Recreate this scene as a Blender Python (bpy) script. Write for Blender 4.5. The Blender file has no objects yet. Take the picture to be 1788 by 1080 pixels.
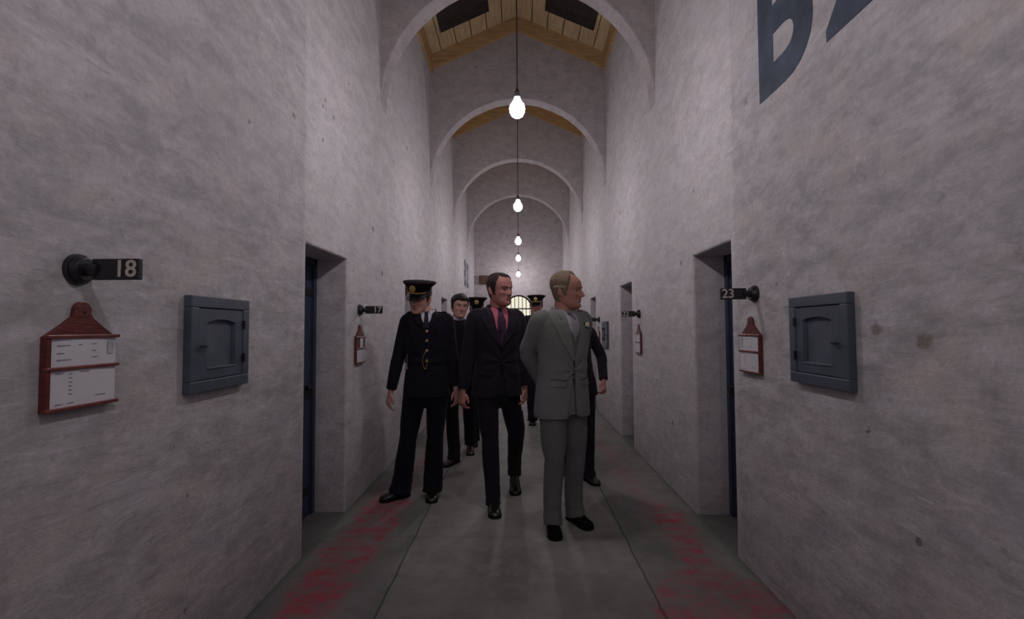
import bpy, bmesh, math, random
from mathutils import Vector, Matrix, noise
from mathutils.bvhtree import BVHTree
from mathutils.geometry import delaunay_2d_cdt
random.seed(7)
V = Vector
R = math.radians
COL = bpy.context.scene.collection
W = 1.39            # half width of the corridor
Y0, Y1 = -3.4, 14.95
EAVE, RIDGE = 5.57, 6.19

# ------------------------------------------------------------------ materials
def mat(name, col, rough=.8, metal=0., bump=0., bscale=60., var=0., vscale=8., spec=.3, emit=None, estr=0., stretch=None, sheen=0.):
    m = bpy.data.materials.new(name); m.use_nodes = True
    nt = m.node_tree; N = nt.nodes; Lk = nt.links
    b = N['Principled BSDF']
    b.inputs['Base Color'].default_value = (*col, 1)
    b.inputs['Roughness'].default_value = rough
    b.inputs['Metallic'].default_value = metal
    b.inputs['Specular IOR Level'].default_value = spec
    if sheen: b.inputs['Sheen Weight'].default_value = sheen
    if emit:
        b.inputs['Emission Color'].default_value = (*emit, 1)
        b.inputs['Emission Strength'].default_value = estr
    tc = N.new('ShaderNodeTexCoord'); mp = N.new('ShaderNodeMapping')
    Lk.new(tc.outputs['Object'], mp.inputs[0])
    if stretch: mp.inputs['Scale'].default_value = stretch
    if var:
        n = N.new('ShaderNodeTexNoise'); n.inputs['Scale'].default_value = vscale; n.inputs['Detail'].default_value = 6
        Lk.new(mp.outputs[0], n.inputs['Vector'])
        r = N.new('ShaderNodeValToRGB')
        r.color_ramp.elements[0].position = .3; r.color_ramp.elements[1].position = .7
        r.color_ramp.elements[0].color = (*[c*(1-var) for c in col], 1)
        r.color_ramp.elements[1].color = (*[min(1, c*(1+var)) for c in col], 1)
        Lk.new(n.outputs[0], r.inputs[0]); Lk.new(r.outputs[0], b.inputs['Base Color'])
    if bump:
        n2 = N.new('ShaderNodeTexNoise'); n2.inputs['Scale'].default_value = bscale; n2.inputs['Detail'].default_value = 5
        Lk.new(mp.outputs[0], n2.inputs['Vector'])
        bp = N.new('ShaderNodeBump'); bp.inputs['Strength'].default_value = bump; bp.inputs['Distance'].default_value = .01
        Lk.new(n2.outputs[0], bp.inputs['Height']); Lk.new(bp.outputs[0], b.inputs['Normal'])
    return m

class NT:
    """small helper for node graphs"""
    def __init__(s, m): s.m = m; s.nt = m.node_tree; s.b = s.nt.nodes['Principled BSDF']
    def n(s, t, **k):
        x = s.nt.nodes.new(t)
        for a, v in k.items(): setattr(x, a, v)
        return x
    def l(s, a, b): s.nt.links.new(a, b)
    def math(s, op, a, b=None, c=None):
        x = s.n('ShaderNodeMath', operation=op)
        for i, v in enumerate((a, b, c)):
            if v is None: continue
            if isinstance(v, (int, float)): x.inputs[i].default_value = v
            else: s.l(v, x.inputs[i])
        return x.outputs[0]
    def noise(s, vec, scale, detail=5, rough=.55, dist=0):
        x = s.n('ShaderNodeTexNoise'); x.inputs['Scale'].default_value = scale; x.inputs['Detail'].default_value = detail
        x.inputs['Roughness'].default_value = rough; x.inputs['Distortion'].default_value = dist
        s.l(vec, x.inputs['Vector']); return x.outputs[0]
    def mapping(s, vec, sc, loc=(0, 0, 0), rot=(0, 0, 0)):
        x = s.n('ShaderNodeMapping'); x.inputs['Scale'].default_value = sc; x.inputs['Location'].default_value = loc
        x.inputs['Rotation'].default_value = rot
        s.l(vec, x.inputs[0]); return x.outputs[0]
    def step(s, v, lo, hi):
        x = s.n('ShaderNodeMapRange', interpolation_type='SMOOTHSTEP'); s.l(v, x.inputs[0])
        x.inputs[1].default_value = lo; x.inputs[2].default_value = hi; return x.outputs[0]
    def mix(s, f, a, b):
        x = s.n('ShaderNodeMix', data_type='RGBA')
        if isinstance(f, (int, float)): x.inputs[0].default_value = f
        else: s.l(f, x.inputs[0])
        for i, v in ((6, a), (7, b)):
            if isinstance(v, tuple): x.inputs[i].default_value = (*v, 1)
            else: s.l(v, x.inputs[i])
        return x.outputs[2]

def wall_material(name, light, dark, warm, patch=False, cool=(.46, .475, .54)):
    m = bpy.data.materials.new(name); m.use_nodes = True
    g = NT(m); g.b.inputs['Roughness'].default_value = .75; g.b.inputs['Specular IOR Level'].default_value = .25
    tc = g.n('ShaderNodeTexCoord').outputs['Object']
    st = g.mapping(tc, (1, .55, 1.25), rot=(R(8), 0, 0))
    big = g.noise(tc, .9, 4, .6)
    mid = g.noise(st, 6.5, 9, .72, .25)
    fine = g.noise(tc, 45, 4, .6)
    c = g.mix(g.step(mid, .34, .66), dark, light)
    c = g.mix(g.math('MULTIPLY', g.step(g.noise(g.mapping(tc, (1, .8, 1.1), loc=(3, 7, 1)), 3.2, 7, .72, .3), .50, .66), .7), c, warm)
    c = g.mix(g.math('MULTIPLY', g.step(g.noise(g.mapping(tc, (1, .7, 1.1), loc=(8, 2, 5)), 2.6, 7, .7, .3), .55, .68), .5), c, cool)
    c = g.mix(g.math('MULTIPLY', g.step(big, .42, .62), .25), c, tuple(x*.8 for x in light))
    sep = g.n('ShaderNodeSeparateXYZ'); g.l(tc, sep.inputs[0])
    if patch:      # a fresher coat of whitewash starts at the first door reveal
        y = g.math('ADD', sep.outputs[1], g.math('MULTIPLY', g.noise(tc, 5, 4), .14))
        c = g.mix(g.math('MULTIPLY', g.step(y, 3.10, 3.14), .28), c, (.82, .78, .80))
    # darker towards the bottom of the wall, edge broken by noise
    c = g.mix(g.math('MULTIPLY', g.step(g.math('ADD', sep.outputs[2], g.math('MULTIPLY', mid, .5)), 1.0, .05), .42), c, tuple(x*.5 for x in dark))
    # pits
    vo = g.n('ShaderNodeTexVoronoi'); vo.inputs['Scale'].default_value = 3.4; vo.inputs['Randomness'].default_value = 1; g.l(g.mapping(tc, (1, 1, 1), rot=(.2, .1, .3)), vo.inputs['Vector'])
    pit = g.math('MULTIPLY', g.step(vo.outputs['Distance'], .065, .035), g.step(g.noise(tc, 40, 2), .38, .5))
    c = g.mix(g.math('MULTIPLY', pit, .7), c, (.10, .085, .07))
    # brown chips and pale scrapes
    v2 = g.n('ShaderNodeTexVoronoi'); v2.inputs['Scale'].default_value = 1.9; g.l(g.mapping(g.mapping(tc, (1, .8, 1)), (1, 1, 1), loc=(4, 2, 7)), v2.inputs['Vector'])
    chip = g.math('MULTIPLY', g.step(g.math('ADD', v2.outputs['Distance'], g.math('MULTIPLY', g.noise(tc, 22, 4), .12)), .125, .085), .8)
    c = g.mix(chip, c, (.20, .165, .12))
    scr = g.noise(g.mapping(tc, (1, 1.0, 7), rot=(R(16), 0, 0)), 3.2, 8, .75, .6)
    c = g.mix(g.math('MULTIPLY', g.step(scr, .60, .68), .42), c, (.72, .70, .71))
    c = g.mix(g.math('MULTIPLY', g.step(scr, .40, .33), .38), c, tuple(x*.72 for x in dark))
    spot = g.noise(tc, 13, 7, .75)
    c = g.mix(g.math('MULTIPLY', g.step(spot, .60, .70), .45), c, (.70, .68, .70))
    c = g.mix(g.math('MULTIPLY', g.step(spot, .41, .33), .42), c, tuple(x*.7 for x in dark))
    # grain
    c = g.mix(g.math('MULTIPLY', g.step(fine, .62, .4), .16), c, tuple(x*.6 for x in dark))
    g.l(c, g.b.inputs['Base Color'])
    # trowel ridges, board marks
    boards = g.n('ShaderNodeTexWave', wave_type='BANDS', bands_direction='Z'); boards.inputs['Scale'].default_value = 1.1
    boards.inputs['Distortion'].default_value = 6; boards.inputs['Detail'].default_value = 3; boards.inputs['Detail Scale'].default_value = 1.2
    g.l(g.mapping(tc, (1, .25, 1)), boards.inputs['Vector'])
    h = g.math('ADD', g.math('MULTIPLY', mid, 1.5), g.math('MULTIPLY', fine, .16))
    h = g.math('ADD', h, g.math('MULTIPLY', g.step(boards.outputs['Fac'], .0, .12), .16))
    h = g.math('ADD', h, g.math('MULTIPLY', g.noise(st, 14, 5, .6, .3), .7))
    h = g.math('ADD', h, g.math('MULTIPLY', spot, .5)); h = g.math('ADD', h, g.math('MULTIPLY', scr, .5)); h = g.math('SUBTRACT', h, g.math('MULTIPLY', chip, .25))
    h = g.math('SUBTRACT', h, g.math('MULTIPLY', pit, .5))
    bp = g.n('ShaderNodeBump'); bp.inputs['Strength'].default_value = .30; bp.inputs['Distance'].default_value = .03
    g.l(h, bp.inputs['Height']); g.l(bp.outputs[0], g.b.inputs['Normal'])
    return m

def floor_material():
    m = bpy.data.materials.new('worn_concrete_floor'); m.use_nodes = True
    g = NT(m); g.b.inputs['Specular IOR Level'].default_value = .35
    tc = g.n('ShaderNodeTexCoord').outputs['Object']
    sep = g.n('ShaderNodeSeparateXYZ'); g.l(tc, sep.inputs[0]); x, y = sep.outputs[0], sep.outputs[1]
    big = g.noise(tc, 1.9, 8, .7, .3); mid = g.noise(tc, 9, 8, .75)
    c = g.mix(g.step(big, .35, .65), (.175, .174, .163), (.27, .268, .252))
    c = g.mix(g.math('MULTIPLY', g.step(mid, .45, .64), .55), c, (.30, .298, .28))
    scr = g.noise(g.mapping(tc, (14, 3, 1), rot=(0, 0, .5)), 2, 4, .6, 1.)
    c = g.mix(g.math('MULTIPLY', g.step(scr, .62, .72), .35), c, (.27, .265, .27))
    c = g.mix(g.math('MULTIPLY', g.step(g.math('ADD', y, g.math('MULTIPLY', mid, .3)), 3.15, 2.75), .38), c, (.12, .118, .118))
    # side slabs darker
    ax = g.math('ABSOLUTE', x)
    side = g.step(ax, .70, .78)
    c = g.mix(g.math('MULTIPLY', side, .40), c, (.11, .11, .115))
    # worn red paint
    wob = g.math('MULTIPLY', g.math('SUBTRACT', g.noise(tc, 2.3, 4), .5), .30)
    def band(v, a, b_, e=.05):
        return g.math('MULTIPLY', g.step(v, a-e, a+e), g.step(v, b_+e, b_-e))
    xl = g.math('ADD', x, wob)
    left = g.math('MULTIPLY', band(xl, -1.27, -.93), band(y, 1.0, 4.3, .3))
    left2 = g.math('MULTIPLY', g.math('MULTIPLY', band(xl, -1.16, -.98), band(y, 4.1, 9.5, .3)), .5)
    right = g.math('MULTIPLY', band(xl, 1.03, 1.24), band(y, 2.9, 4.0, .2))
    right2 = g.math('MULTIPLY', g.math('MULTIPLY', band(xl, .98, 1.14), band(y, 3.9, 9.5, .3)), .45)
    # rounded red area close to the camera on the right
    dx = g.math('SUBTRACT', x, 1.08); dy = g.math('SUBTRACT', y, 2.36)
    dd = g.math('SQRT', g.math('ADD', g.math('MULTIPLY', dx, dx), g.math('MULTIPLY', g.math('MULTIPLY', dy, dy), .42)))
    blob = g.math('MULTIPLY', g.step(g.math('ADD', dd, g.math('MULTIPLY', wob, .15)), .41, .375), .62)
    near = g.math('MULTIPLY', band(ax, .8, 1.25), g.step(y, 2.2, 1.8))
    red = g.math('MAXIMUM', g.math('MAXIMUM', left, left2), g.math('MAXIMUM', g.math('MAXIMUM', right, right2), g.math('MAXIMUM', blob, near)))
    wear = g.step(g.noise(tc, 5, 8, .72, .6), .30, .62)
    swirl = g.n('ShaderNodeTexWave', wave_type='RINGS'); swirl.inputs['Scale'].default_value = 2.2; swirl.inputs['Distortion'].default_value = 9
    swirl.inputs['Detail'].default_value = 4; g.l(tc, swirl.inputs['Vector'])
    red = g.math('MULTIPLY', red, g.math('ADD', .35, g.math('MULTIPLY', g.step(g.noise(tc, 16, 8, .8), .38, .60), .75)))
    red = g.math('MULTIPLY', red, g.math('MULTIPLY', wear, g.math('ADD', .55, g.math('MULTIPLY', swirl.outputs['Fac'], .45))))
    c = g.mix(g.math('MINIMUM', g.math('MULTIPLY', red, 1.15), .9), c, (.36, .045, .07))
    # joints
    jx = g.math('ADD', ax, g.math('MULTIPLY', g.math('SUBTRACT', g.noise(tc, 4, 5), .5), .035))
    j1 = g.step(g.math('ABSOLUTE', g.math('SUBTRACT', jx, .735)), .009, .003)
    yy = g.math('ADD', y, g.math('MULTIPLY', g.math('SUBTRACT', g.noise(tc, 3, 4), .5), .02))
    j2 = g.step(g.math('ABSOLUTE', g.math('SUBTRACT', g.math('FRACT', g.math('DIVIDE', g.math('SUBTRACT', yy, 2.70), 1.36)), .5)), .0045, .0015)
    edge = g.step(ax, 1.33, 1.40)
    joint = g.math('MAXIMUM', g.math('MULTIPLY', j1, .7), g.math('MULTIPLY', j2, .35))
    c = g.mix(joint, c, (.035, .034, .036))
    c = g.mix(g.math('MULTIPLY', edge, .5), c, (.05, .05, .052))
    g.l(c, g.b.inputs['Base Color'])
    rr = g.math('ADD', .5, g.math('MULTIPLY', mid, .3)); g.l(rr, g.b.inputs['Roughness'])
    h = g.math('SUBTRACT', g.math('ADD', g.math('MULTIPLY', mid, .5), big), g.math('MULTIPLY', joint, .8))
    bp = g.n('ShaderNodeBump'); bp.inputs['Strength'].default_value = .35; bp.inputs['Distance'].default_value = .012
    g.l(h, bp.inputs['Height']); g.l(bp.outputs[0], g.b.inputs['Normal'])
    return m

def weave(name, col, col2, scale=260, rough=.9, stripes=None, sheen=.1):
    m = bpy.data.materials.new(name); m.use_nodes = True
    g = NT(m); g.b.inputs['Roughness'].default_value = rough; g.b.inputs['Specular IOR Level'].default_value = .15
    g.b.inputs['Sheen Weight'].default_value = sheen
    tc = g.n('ShaderNodeTexCoord').outputs['Object']
    nn = g.noise(g.mapping(tc, (1, 1, .4)), scale, 3, .6)
    c = g.mix(g.step(nn, .35, .65), col, col2)
    c = g.mix(g.math('MULTIPLY', g.step(g.noise(tc, 7, 3), .4, .7), .25), c, tuple(x*.7 for x in col))
    if stripes:
        w = g.n('ShaderNodeTexWave', wave_type='BANDS', bands_direction='X'); w.inputs['Scale'].default_value = 22
        g.l(tc, w.inputs['Vector'])
        c = g.mix(g.math('MULTIPLY', g.step(w.outputs['Fac'], .93, .99), .5), c, stripes)
    g.l(c, g.b.inputs['Base Color'])
    bp = g.n('ShaderNodeBump'); bp.inputs['Strength'].default_value = .25; bp.inputs['Distance'].default_value = .003
    g.l(nn, bp.inputs['Height']); g.l(bp.outputs[0], g.b.inputs['Normal'])
    return m

def skin_material(name, col, red):
    m = bpy.data.materials.new(name); m.use_nodes = True
    g = NT(m); g.b.inputs['Roughness'].default_value = .5; g.b.inputs['Specular IOR Level'].default_value = .35
    tc = g.n('ShaderNodeTexCoord').outputs['Object']
    c = g.mix(g.step(g.noise(tc, 22, 4), .35, .7), col, red)
    g.l(c, g.b.inputs['Base Color'])
    g.b.inputs['Subsurface Weight'].default_value = .0
    bp = g.n('ShaderNodeBump'); bp.inputs['Strength'].default_value = .15; bp.inputs['Distance'].default_value = .004
    g.l(g.noise(tc, 90, 4), bp.inputs['Height']); g.l(bp.outputs[0], g.b.inputs['Normal'])
    return m

M = {}
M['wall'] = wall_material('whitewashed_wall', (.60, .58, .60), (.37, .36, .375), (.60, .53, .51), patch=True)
M['archwall'] = wall_material('whitewashed_arch', (.53, .485, .495), (.38, .35, .36), (.52, .45, .43))
M['reveal'] = M['wall']
M['floor'] = floor_material()
M['wood'] = mat('pale_roof_board', (.58, .44, .25), .7, bump=.3, bscale=18, var=.22, vscale=5, stretch=(6, .6, 6))
M['woodd'] = mat('roof_beam_wood', (.46, .30, .14), .7, bump=.3, bscale=16, var=.2, vscale=5, stretch=(1, 6, 6))
M['dark_gap'] = mat('dark_hatch', (.035, .028, .022), .9, var=.3)
M['bluegrey'] = mat('blue_grey_paint', (.070, .088, .115), .45, bump=.15, bscale=30, var=.15, vscale=9, spec=.4)
M['bluegrey_light'] = mat('blue_grey_paint_panel', (.09, .107, .135), .45, bump=.15, bscale=30, var=.15, vscale=9, spec=.4)
M['doorblue'] = mat('navy_door_paint', (.035, .045, .085), .5, bump=.2, bscale=25, var=.2)
M['black'] = mat('black_enamel', (.012, .012, .016), .35, bump=.08, bscale=40, var=.2, spec=.5)
M['iron'] = mat('dark_iron', (.03, .03, .034), .5, .6, bump=.2, bscale=60, var=.3)
M['digit'] = mat('ivory_digit_paint', (.52, .47, .42), .7, var=.15, vscale=60)
M['letter'] = mat('dark_blue_wall_paint', (.055, .075, .11), .7, bump=.4, bscale=14, var=.35, vscale=6)
M['maroon'] = mat('maroon_varnished_wood', (.115, .022, .018), .35, bump=.15, bscale=25, var=.3, vscale=20, stretch=(1, 1, 5), spec=.5)
M['maroon_l'] = mat('maroon_varnished_rail', (.17, .04, .035), .3, bump=.1, bscale=25, var=.25, vscale=20, spec=.6)
M['paper'] = mat('white_card', (.62, .61, .65), .6, var=.05, vscale=12)
M['ink'] = mat('grey_ink', (.22, .22, .25), .8, var=.2, vscale=80)
M['tape'] = mat('off_white_tape', (.50, .50, .53), .6, var=.06)
M['bulb'] = mat('lit_bulb_glass', (.9, .9, .9), .3, var=.01, emit=(1.0, .92, .965), estr=185)
M['brass'] = mat('aged_brass', (.70, .50, .22), .32, .85, bump=.1, bscale=80, var=.15)
M['gold'] = mat('gold_braid', (.62, .43, .15), .4, .6, bump=.3, bscale=200, var=.2, vscale=90)
M['daylight'] = mat('bright_daylight_pane', (.9, .9, .8), .5, var=.05, emit=(1.0, .96, .78), estr=.75)
M['brownbox'] = mat('brown_bakelite', (.10, .045, .03), .5, bump=.1, var=.2)
M['skin1'] = skin_material('skin_tanned', (.42, .21, .15), (.45, .195, .15))
M['skin2'] = skin_material('skin_ruddy', (.46, .225, .18), (.47, .19, .16))
M['skin3'] = skin_material('skin_pale', (.50, .29, .24), (.50, .245, .21))
M['lip'] = mat('lip', (.30, .09, .08), .5, var=.1)
M['eye'] = mat('eye_white', (.32, .27, .25), .25, var=.1, vscale=200)
M['iris'] = mat('dark_iris', (.02, .015, .012), .15, var=.1)
M['hair_grey'] = mat('greying_fair_hair', (.20, .15, .095), .6, bump=.35, bscale=26, var=.45, vscale=16, stretch=(10, 2, 5))
M['hair_silver'] = mat('silver_hair_streak', (.36, .34, .25), .6, bump=.35, bscale=26, var=.3, vscale=16, stretch=(10, 2, 5))
M['hair_brown'] = mat('dark_brown_hair', (.040, .025, .024), .5, bump=.35, bscale=26, var=.4, vscale=16, stretch=(10, 2, 5))
M['hair_black'] = mat('near_black_hair', (.016, .010, .010), .5, bump=.35, bscale=26, var=.4, vscale=16, stretch=(10, 2, 5))
M['serge'] = weave('navy_serge', (.0065, .006, .0115), (.011, .010, .017), 300, .85, sheen=.04)
M['serge2'] = weave('navy_serge_trousers', (.006, .006, .012), (.010, .010, .018), 300, .85, sheen=.04)
M['pin'] = weave('dark_suit_cloth', (.0135, .0105, .0175), (.021, .0165, .025), 300, .85, sheen=.06)
M['pin_t'] = weave('dark_suit_trousers', (.010, .0085, .015), (.016, .013, .021), 300, .85, sheen=.05)
M['tweed'] = weave('grey_flannel', (.150, .160, .149), (.192, .204, .190), 220, .9, sheen=.1)
M['tweed_t'] = weave('grey_flannel_trousers', (.122, .129, .125), (.166, .174, .168), 220, .9, sheen=.1)
M['tweed_l'] = weave('grey_flannel_lapel', (.165, .175, .164), (.208, .22, .206), 220, .9, sheen=.1)
M['tweed_d'] = mat('grey_seam_shadow', (.035, .037, .037), .9, var=.1)
M['tweed_d2'] = weave('grey_flannel_waistcoat', (.105, .112, .108), (.14, .15, .145), 220, .9)
M['blackcloth'] = weave('black_cloth', (.0075, .0065, .010), (.012, .0105, .0155), 300, .9, sheen=.04)
M['lapel_d'] = weave('dark_lapel_cloth', (.018, .015, .024), (.028, .023, .033), 300, .8, sheen=.08)
M['shirt_white'] = weave('white_shirt', (.50, .50, .54), (.58, .58, .62), 400, .8)
M['shirt_pink'] = weave('pink_shirt', (.52, .13, .19), (.60, .17, .23), 400, .8)
M['shirt_pale'] = weave('pale_grey_shirt', (.33, .32, .36), (.40, .39, .43), 400, .8)
M['tie_black'] = weave('black_tie', (.012, .012, .025), (.022, .022, .04), 300, .6)
M['tie_silver'] = weave('silver_tie', (.24, .23, .27), (.32, .31, .35), 300, .5)
M['tie_purple'] = weave('purple_patterned_tie', (.022, .008, .022), (.075, .035, .075), 38, .5)
M['shoe'] = mat('black_shoe_leather', (.008, .007, .008), .28, bump=.05, var=.2, spec=.6)
M['suede'] = mat('black_suede', (.006, .005, .006), .9, bump=.2, bscale=120, var=.2, spec=.1)
M['shoe_b'] = mat('dark_brown_shoe_leather', (.030, .014, .010), .3, bump=.05, var=.2, spec=.6)
M['sole'] = mat('black_rubber_sole', (.006, .006, .006), .8, var=.1)
M['cap'] = weave('black_cap_cloth', (.005, .0045, .008), (.008, .007, .011), 300, .85, sheen=.02)
M['piping'] = weave('dark_red_cap_piping', (.06, .008, .016), (.085, .012, .02), 200, .8)
M['visor'] = mat('patent_leather_peak', (.006, .006, .007), .15, var=.1, spec=.7)
M['petal'] = mat('white_petal', (.75, .70, .55), .7, var=.1, vscale=80)
M['leaf'] = mat('dark_leaf', (.012, .02, .012), .6, var=.2)

# ------------------------------------------------------------------ mesh helpers
class MB:
    def __init__(s): s.v = []; s.f = []
    def box(s, x0, x1, y0, y1, z0, z1, mtx=None):
        n = len(s.v)
        for z in (z0, z1):
            for x, y in ((x0, y0), (x1, y0), (x1, y1), (x0, y1)):
                p = V((x, y, z)); s.v.append(mtx @ p if mtx else p)
        for f in ((3, 2, 1, 0), (4, 5, 6, 7), (0, 1, 5, 4), (1, 2, 6, 5), (2, 3, 7, 6), (3, 0, 4, 7)): s.f.append([n+i for i in f])
        return s
    def loft(s, rings, cap=True):
        n = len(s.v); k = len(rings[0])
        for r in rings: s.v += [V(p) for p in r]
        for i in range(len(rings)-1):
            for j in range(k):
                a = n+i*k+j; b = n+i*k+(j+1) % k
                s.f.append([a, b, b+k, a+k])
        if cap:
            for base, flip in ((n, True), (n+(len(rings)-1)*k, False)):
                c = sum((s.v[base+j] for j in range(k)), V())/k; s.v.append(c); ci = len(s.v)-1
                for j in range(k):
                    t = [base+j, base+(j+1) % k, ci]
                    s.f.append(t[::-1] if flip else t)
        return s
    def grid(s, rows):
        n = len(s.v); k = len(rows[0])
        for r in rows: s.v += [V(p) for p in r]
        for i in range(len(rows)-1):
            for j in range(k-1):
                a = n+i*k+j; s.f.append([a, a+1, a+k+1, a+k])
        return s
    def limb(s, pts, rad, ref, k=18, sub=4):
        P, Rr = smooth(pts, rad, sub); rings = []
        for i, p in enumerate(P):
            t = (P[min(i+1, len(P)-1)]-P[max(i-1, 0)]).normalized()
            a = (ref-t*ref.dot(t)).normalized(); b = t.cross(a)
            rings.append([p+a*Rr[i][0]*math.cos(q)+b*Rr[i][1]*math.sin(q) for q in [2*math.pi*j/k for j in range(k)]])
        return s.loft(rings)
    def ball(s, c, r, k=12, m=8, mtx=None):
        rings = []
        for i in range(m+1):
            ph = math.pi*(i+.001)/(m+.002)
            rings.append([V((c[0]+r[0]*math.sin(ph)*math.cos(q), c[1]+r[1]*math.sin(ph)*math.sin(q), c[2]-r[2]*math.cos(ph))) for q in [2*math.pi*j/k for j in range(k)]])
        if mtx: rings = [[mtx @ p for p in r_] for r_ in rings]
        return s.loft(rings, True)
    def cyl(s, a, b, r0, r1=None, k=20):
        a, b = V(a), V(b); t = (b-a).normalized(); r1 = r0 if r1 is None else r1
        u = t.orthogonal().normalized(); w = t.cross(u)
        f = lambda c, r: [c+u*r*math.cos(q)+w*r*math.sin(q) for q in [2*math.pi*j/k for j in range(k)]]
        return s.loft([f(a, r0), f(b, r1)])
    def mesh(s, name):
        me = bpy.data.meshes.new(name); me.from_pydata([tuple(p) for p in s.v], [], s.f); me.validate(); me.update(); return me
    def build(s, name, m, parent=None, smooth=False, bevel=0, tag=None):
        me = s.mesh(name); bm = bmesh.new(); bm.from_mesh(me)
        bmesh.ops.recalc_face_normals(bm, faces=bm.faces)
        if bevel:
            ed = [e for e in bm.edges if len(e.link_faces) == 2 and e.calc_face_angle(0) > .6]
            bmesh.ops.bevel(bm, geom=ed, offset=bevel, segments=2, affect='EDGES', profile=.5)
        bm.to_mesh(me); bm.free()
        return link(name, me, m, parent, smooth)

def link(name, me, m, parent=None, smooth=False):
    o = bpy.data.objects.new(name, me); COL.objects.link(o)
    if m is not None:
        me.materials.clear(); me.materials.append(m)
    if parent: o.parent = parent
    if smooth:
        for p in me.polygons: p.use_smooth = True
    return o

def smooth(pts, rad, sub):
    P = []; Q = []; n = len(pts)
    pts = [V(p) for p in pts]; rad = [(r, r) if isinstance(r, (int, float)) else r for r in rad]
    for i in range(n-1):
        p0, p1, p2, p3 = pts[max(i-1, 0)], pts[i], pts[i+1], pts[min(i+2, n-1)]
        for j in range(sub):
            t = j/sub
            P.append(.5*((2*p1)+(p2-p0)*t+(2*p0-5*p1+4*p2-p3)*t*t+(3*p1-p0-3*p2+p3)*t**3))
            Q.append(tuple(rad[i][q]*(1-t)+rad[i+1][q]*t for q in (0, 1)))
    P.append(pts[-1]); Q.append(rad[-1]); return P, Q

def empty(name, loc, label=None, cat=None, group=None, rz=0):
    o = bpy.data.objects.new(name, None); COL.objects.link(o); o.location = loc; o.rotation_euler = (0, 0, rz)
    o.empty_display_size = .1
    tag(o, label, cat, group); return o
def tag(o, label=None, cat=None, group=None, kind=None):
    if label: o['label'] = label
    if cat: o['category'] = cat
    if group: o['group'] = group
    if kind: o['kind'] = kind
    return o
def struct(o): o['kind'] = 'structure'; return o

def remesh(mb, voxel, it=3, fac=.5):
    me = mb.mesh('tmp'); bm = bmesh.new(); bm.from_mesh(me); bmesh.ops.recalc_face_normals(bm, faces=bm.faces); bm.to_mesh(me); bm.free()
    o = bpy.data.objects.new('tmp', me); COL.objects.link(o)
    r = o.modifiers.new('r', 'REMESH'); r.mode = 'VOXEL'; r.voxel_size = voxel; r.adaptivity = 0
    s = o.modifiers.new('s', 'SMOOTH'); s.factor = fac; s.iterations = it
    dg = bpy.context.evaluated_depsgraph_get(); dg.update()
    out = bpy.data.meshes.new_from_object(o.evaluated_get(dg))
    bpy.data.objects.remove(o); bpy.data.meshes.remove(me)
    return out

def bvh_of(meshes):
    vs = []; fs = []
    for me in meshes:
        b = len(vs); vs += [v.co.copy() for v in me.vertices]; fs += [[b+i for i in p.vertices] for p in me.polygons]
    return BVHTree.FromPolygons(vs, fs)

def text_mesh(txt, size, extrude, offset=0., bold=False):
    c = bpy.data.curves.new('t', 'FONT'); c.body = txt; c.size = size; c.extrude = extrude; c.offset = offset
    c.align_x = 'CENTER'; c.align_y = 'CENTER'; c.resolution_u = 6
    o = bpy.data.objects.new('t', c); COL.objects.link(o)
    dg = bpy.context.evaluated_depsgraph_get(); dg.update()
    me = bpy.data.meshes.new_from_object(o.evaluated_get(dg))
    bpy.data.objects.remove(o); return me

# ------------------------------------------------------------------ the corridor
DEPTH = .30
LD = [(3.085+2.735*k, 3.83+2.735*k) for k in range(-1, 5)]
RD = [(3.115+2.73*k, 3.785+2.73*k) for k in range(-1, 5)]
LD = [d for d in LD if d[1] < Y1-.2]; RD = [d for d in RD if d[1] < Y1-.2]
DTOP = 2.02
def side_wall(name, sx, doors):
    X = sx*W; XB = sx*(W+DEPTH); XO = sx*(W+.42)
    bm = bmesh.new(); cache = {}
    def vert(*p):
        k = tuple(round(c, 4) for c in p)
        if k not in cache: cache[k] = bm.verts.new(p)
        return cache[k]
    def quad(*ps): return bm.faces.new([vert(*p) for p in ps])
    ys = [Y0]
    for a, b in doors: ys += [a, b]
    ys.append(Y1)
    for i in range(len(ys)-1):
        a, b = ys[i], ys[i+1]; dr = i % 2 == 1
        quad((X, a, DTOP), (X, b, DTOP), (X, b, 5.75), (X, a, 5.75))
        if not dr: quad((X, a, 0), (X, b, 0), (X, b, DTOP), (X, a, DTOP))
        else:
            quad((X, a, 0), (XB, a, 0), (XB, a, DTOP), (X, a, DTOP))
            quad((X, b, 0), (XB, b, 0), (XB, b, DTOP), (X, b, DTOP))
            quad((X, a, DTOP), (X, b, DTOP), (XB, b, DTOP), (XB, a, DTOP))
            quad((XB, a, 0), (XB, b, 0), (XB, b, DTOP), (XB, a, DTOP))
    quad((XO, Y0, 0), (XO, Y1, 0), (XO, Y1, 5.75), (XO, Y0, 5.75))
    quad((X, Y0, 5.75), (X, Y1, 5.75), (XO, Y1, 5.75), (XO, Y0, 5.75))
    bmesh.ops.recalc_face_normals(bm, faces=bm.faces)
    ed = []
    for e in bm.edges:
        p, q = e.verts[0].co, e.verts[1].co
        if len(e.link_faces) == 2 and abs(p.x-X) < 1e-4 and abs(q.x-X) < 1e-4 and e.calc_face_angle(0) > .5 and p.z < 2.1 and q.z < 2.1: ed.append(e)
    bmesh.ops.bevel(bm, geom=ed, offset=.018, segments=3, affect='EDGES', profile=.5)
    me = bpy.data.meshes.new(name); bm.to_mesh(me); bm.free()
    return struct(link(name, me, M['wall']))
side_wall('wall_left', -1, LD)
side_wall('wall_right', 1, RD)

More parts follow.
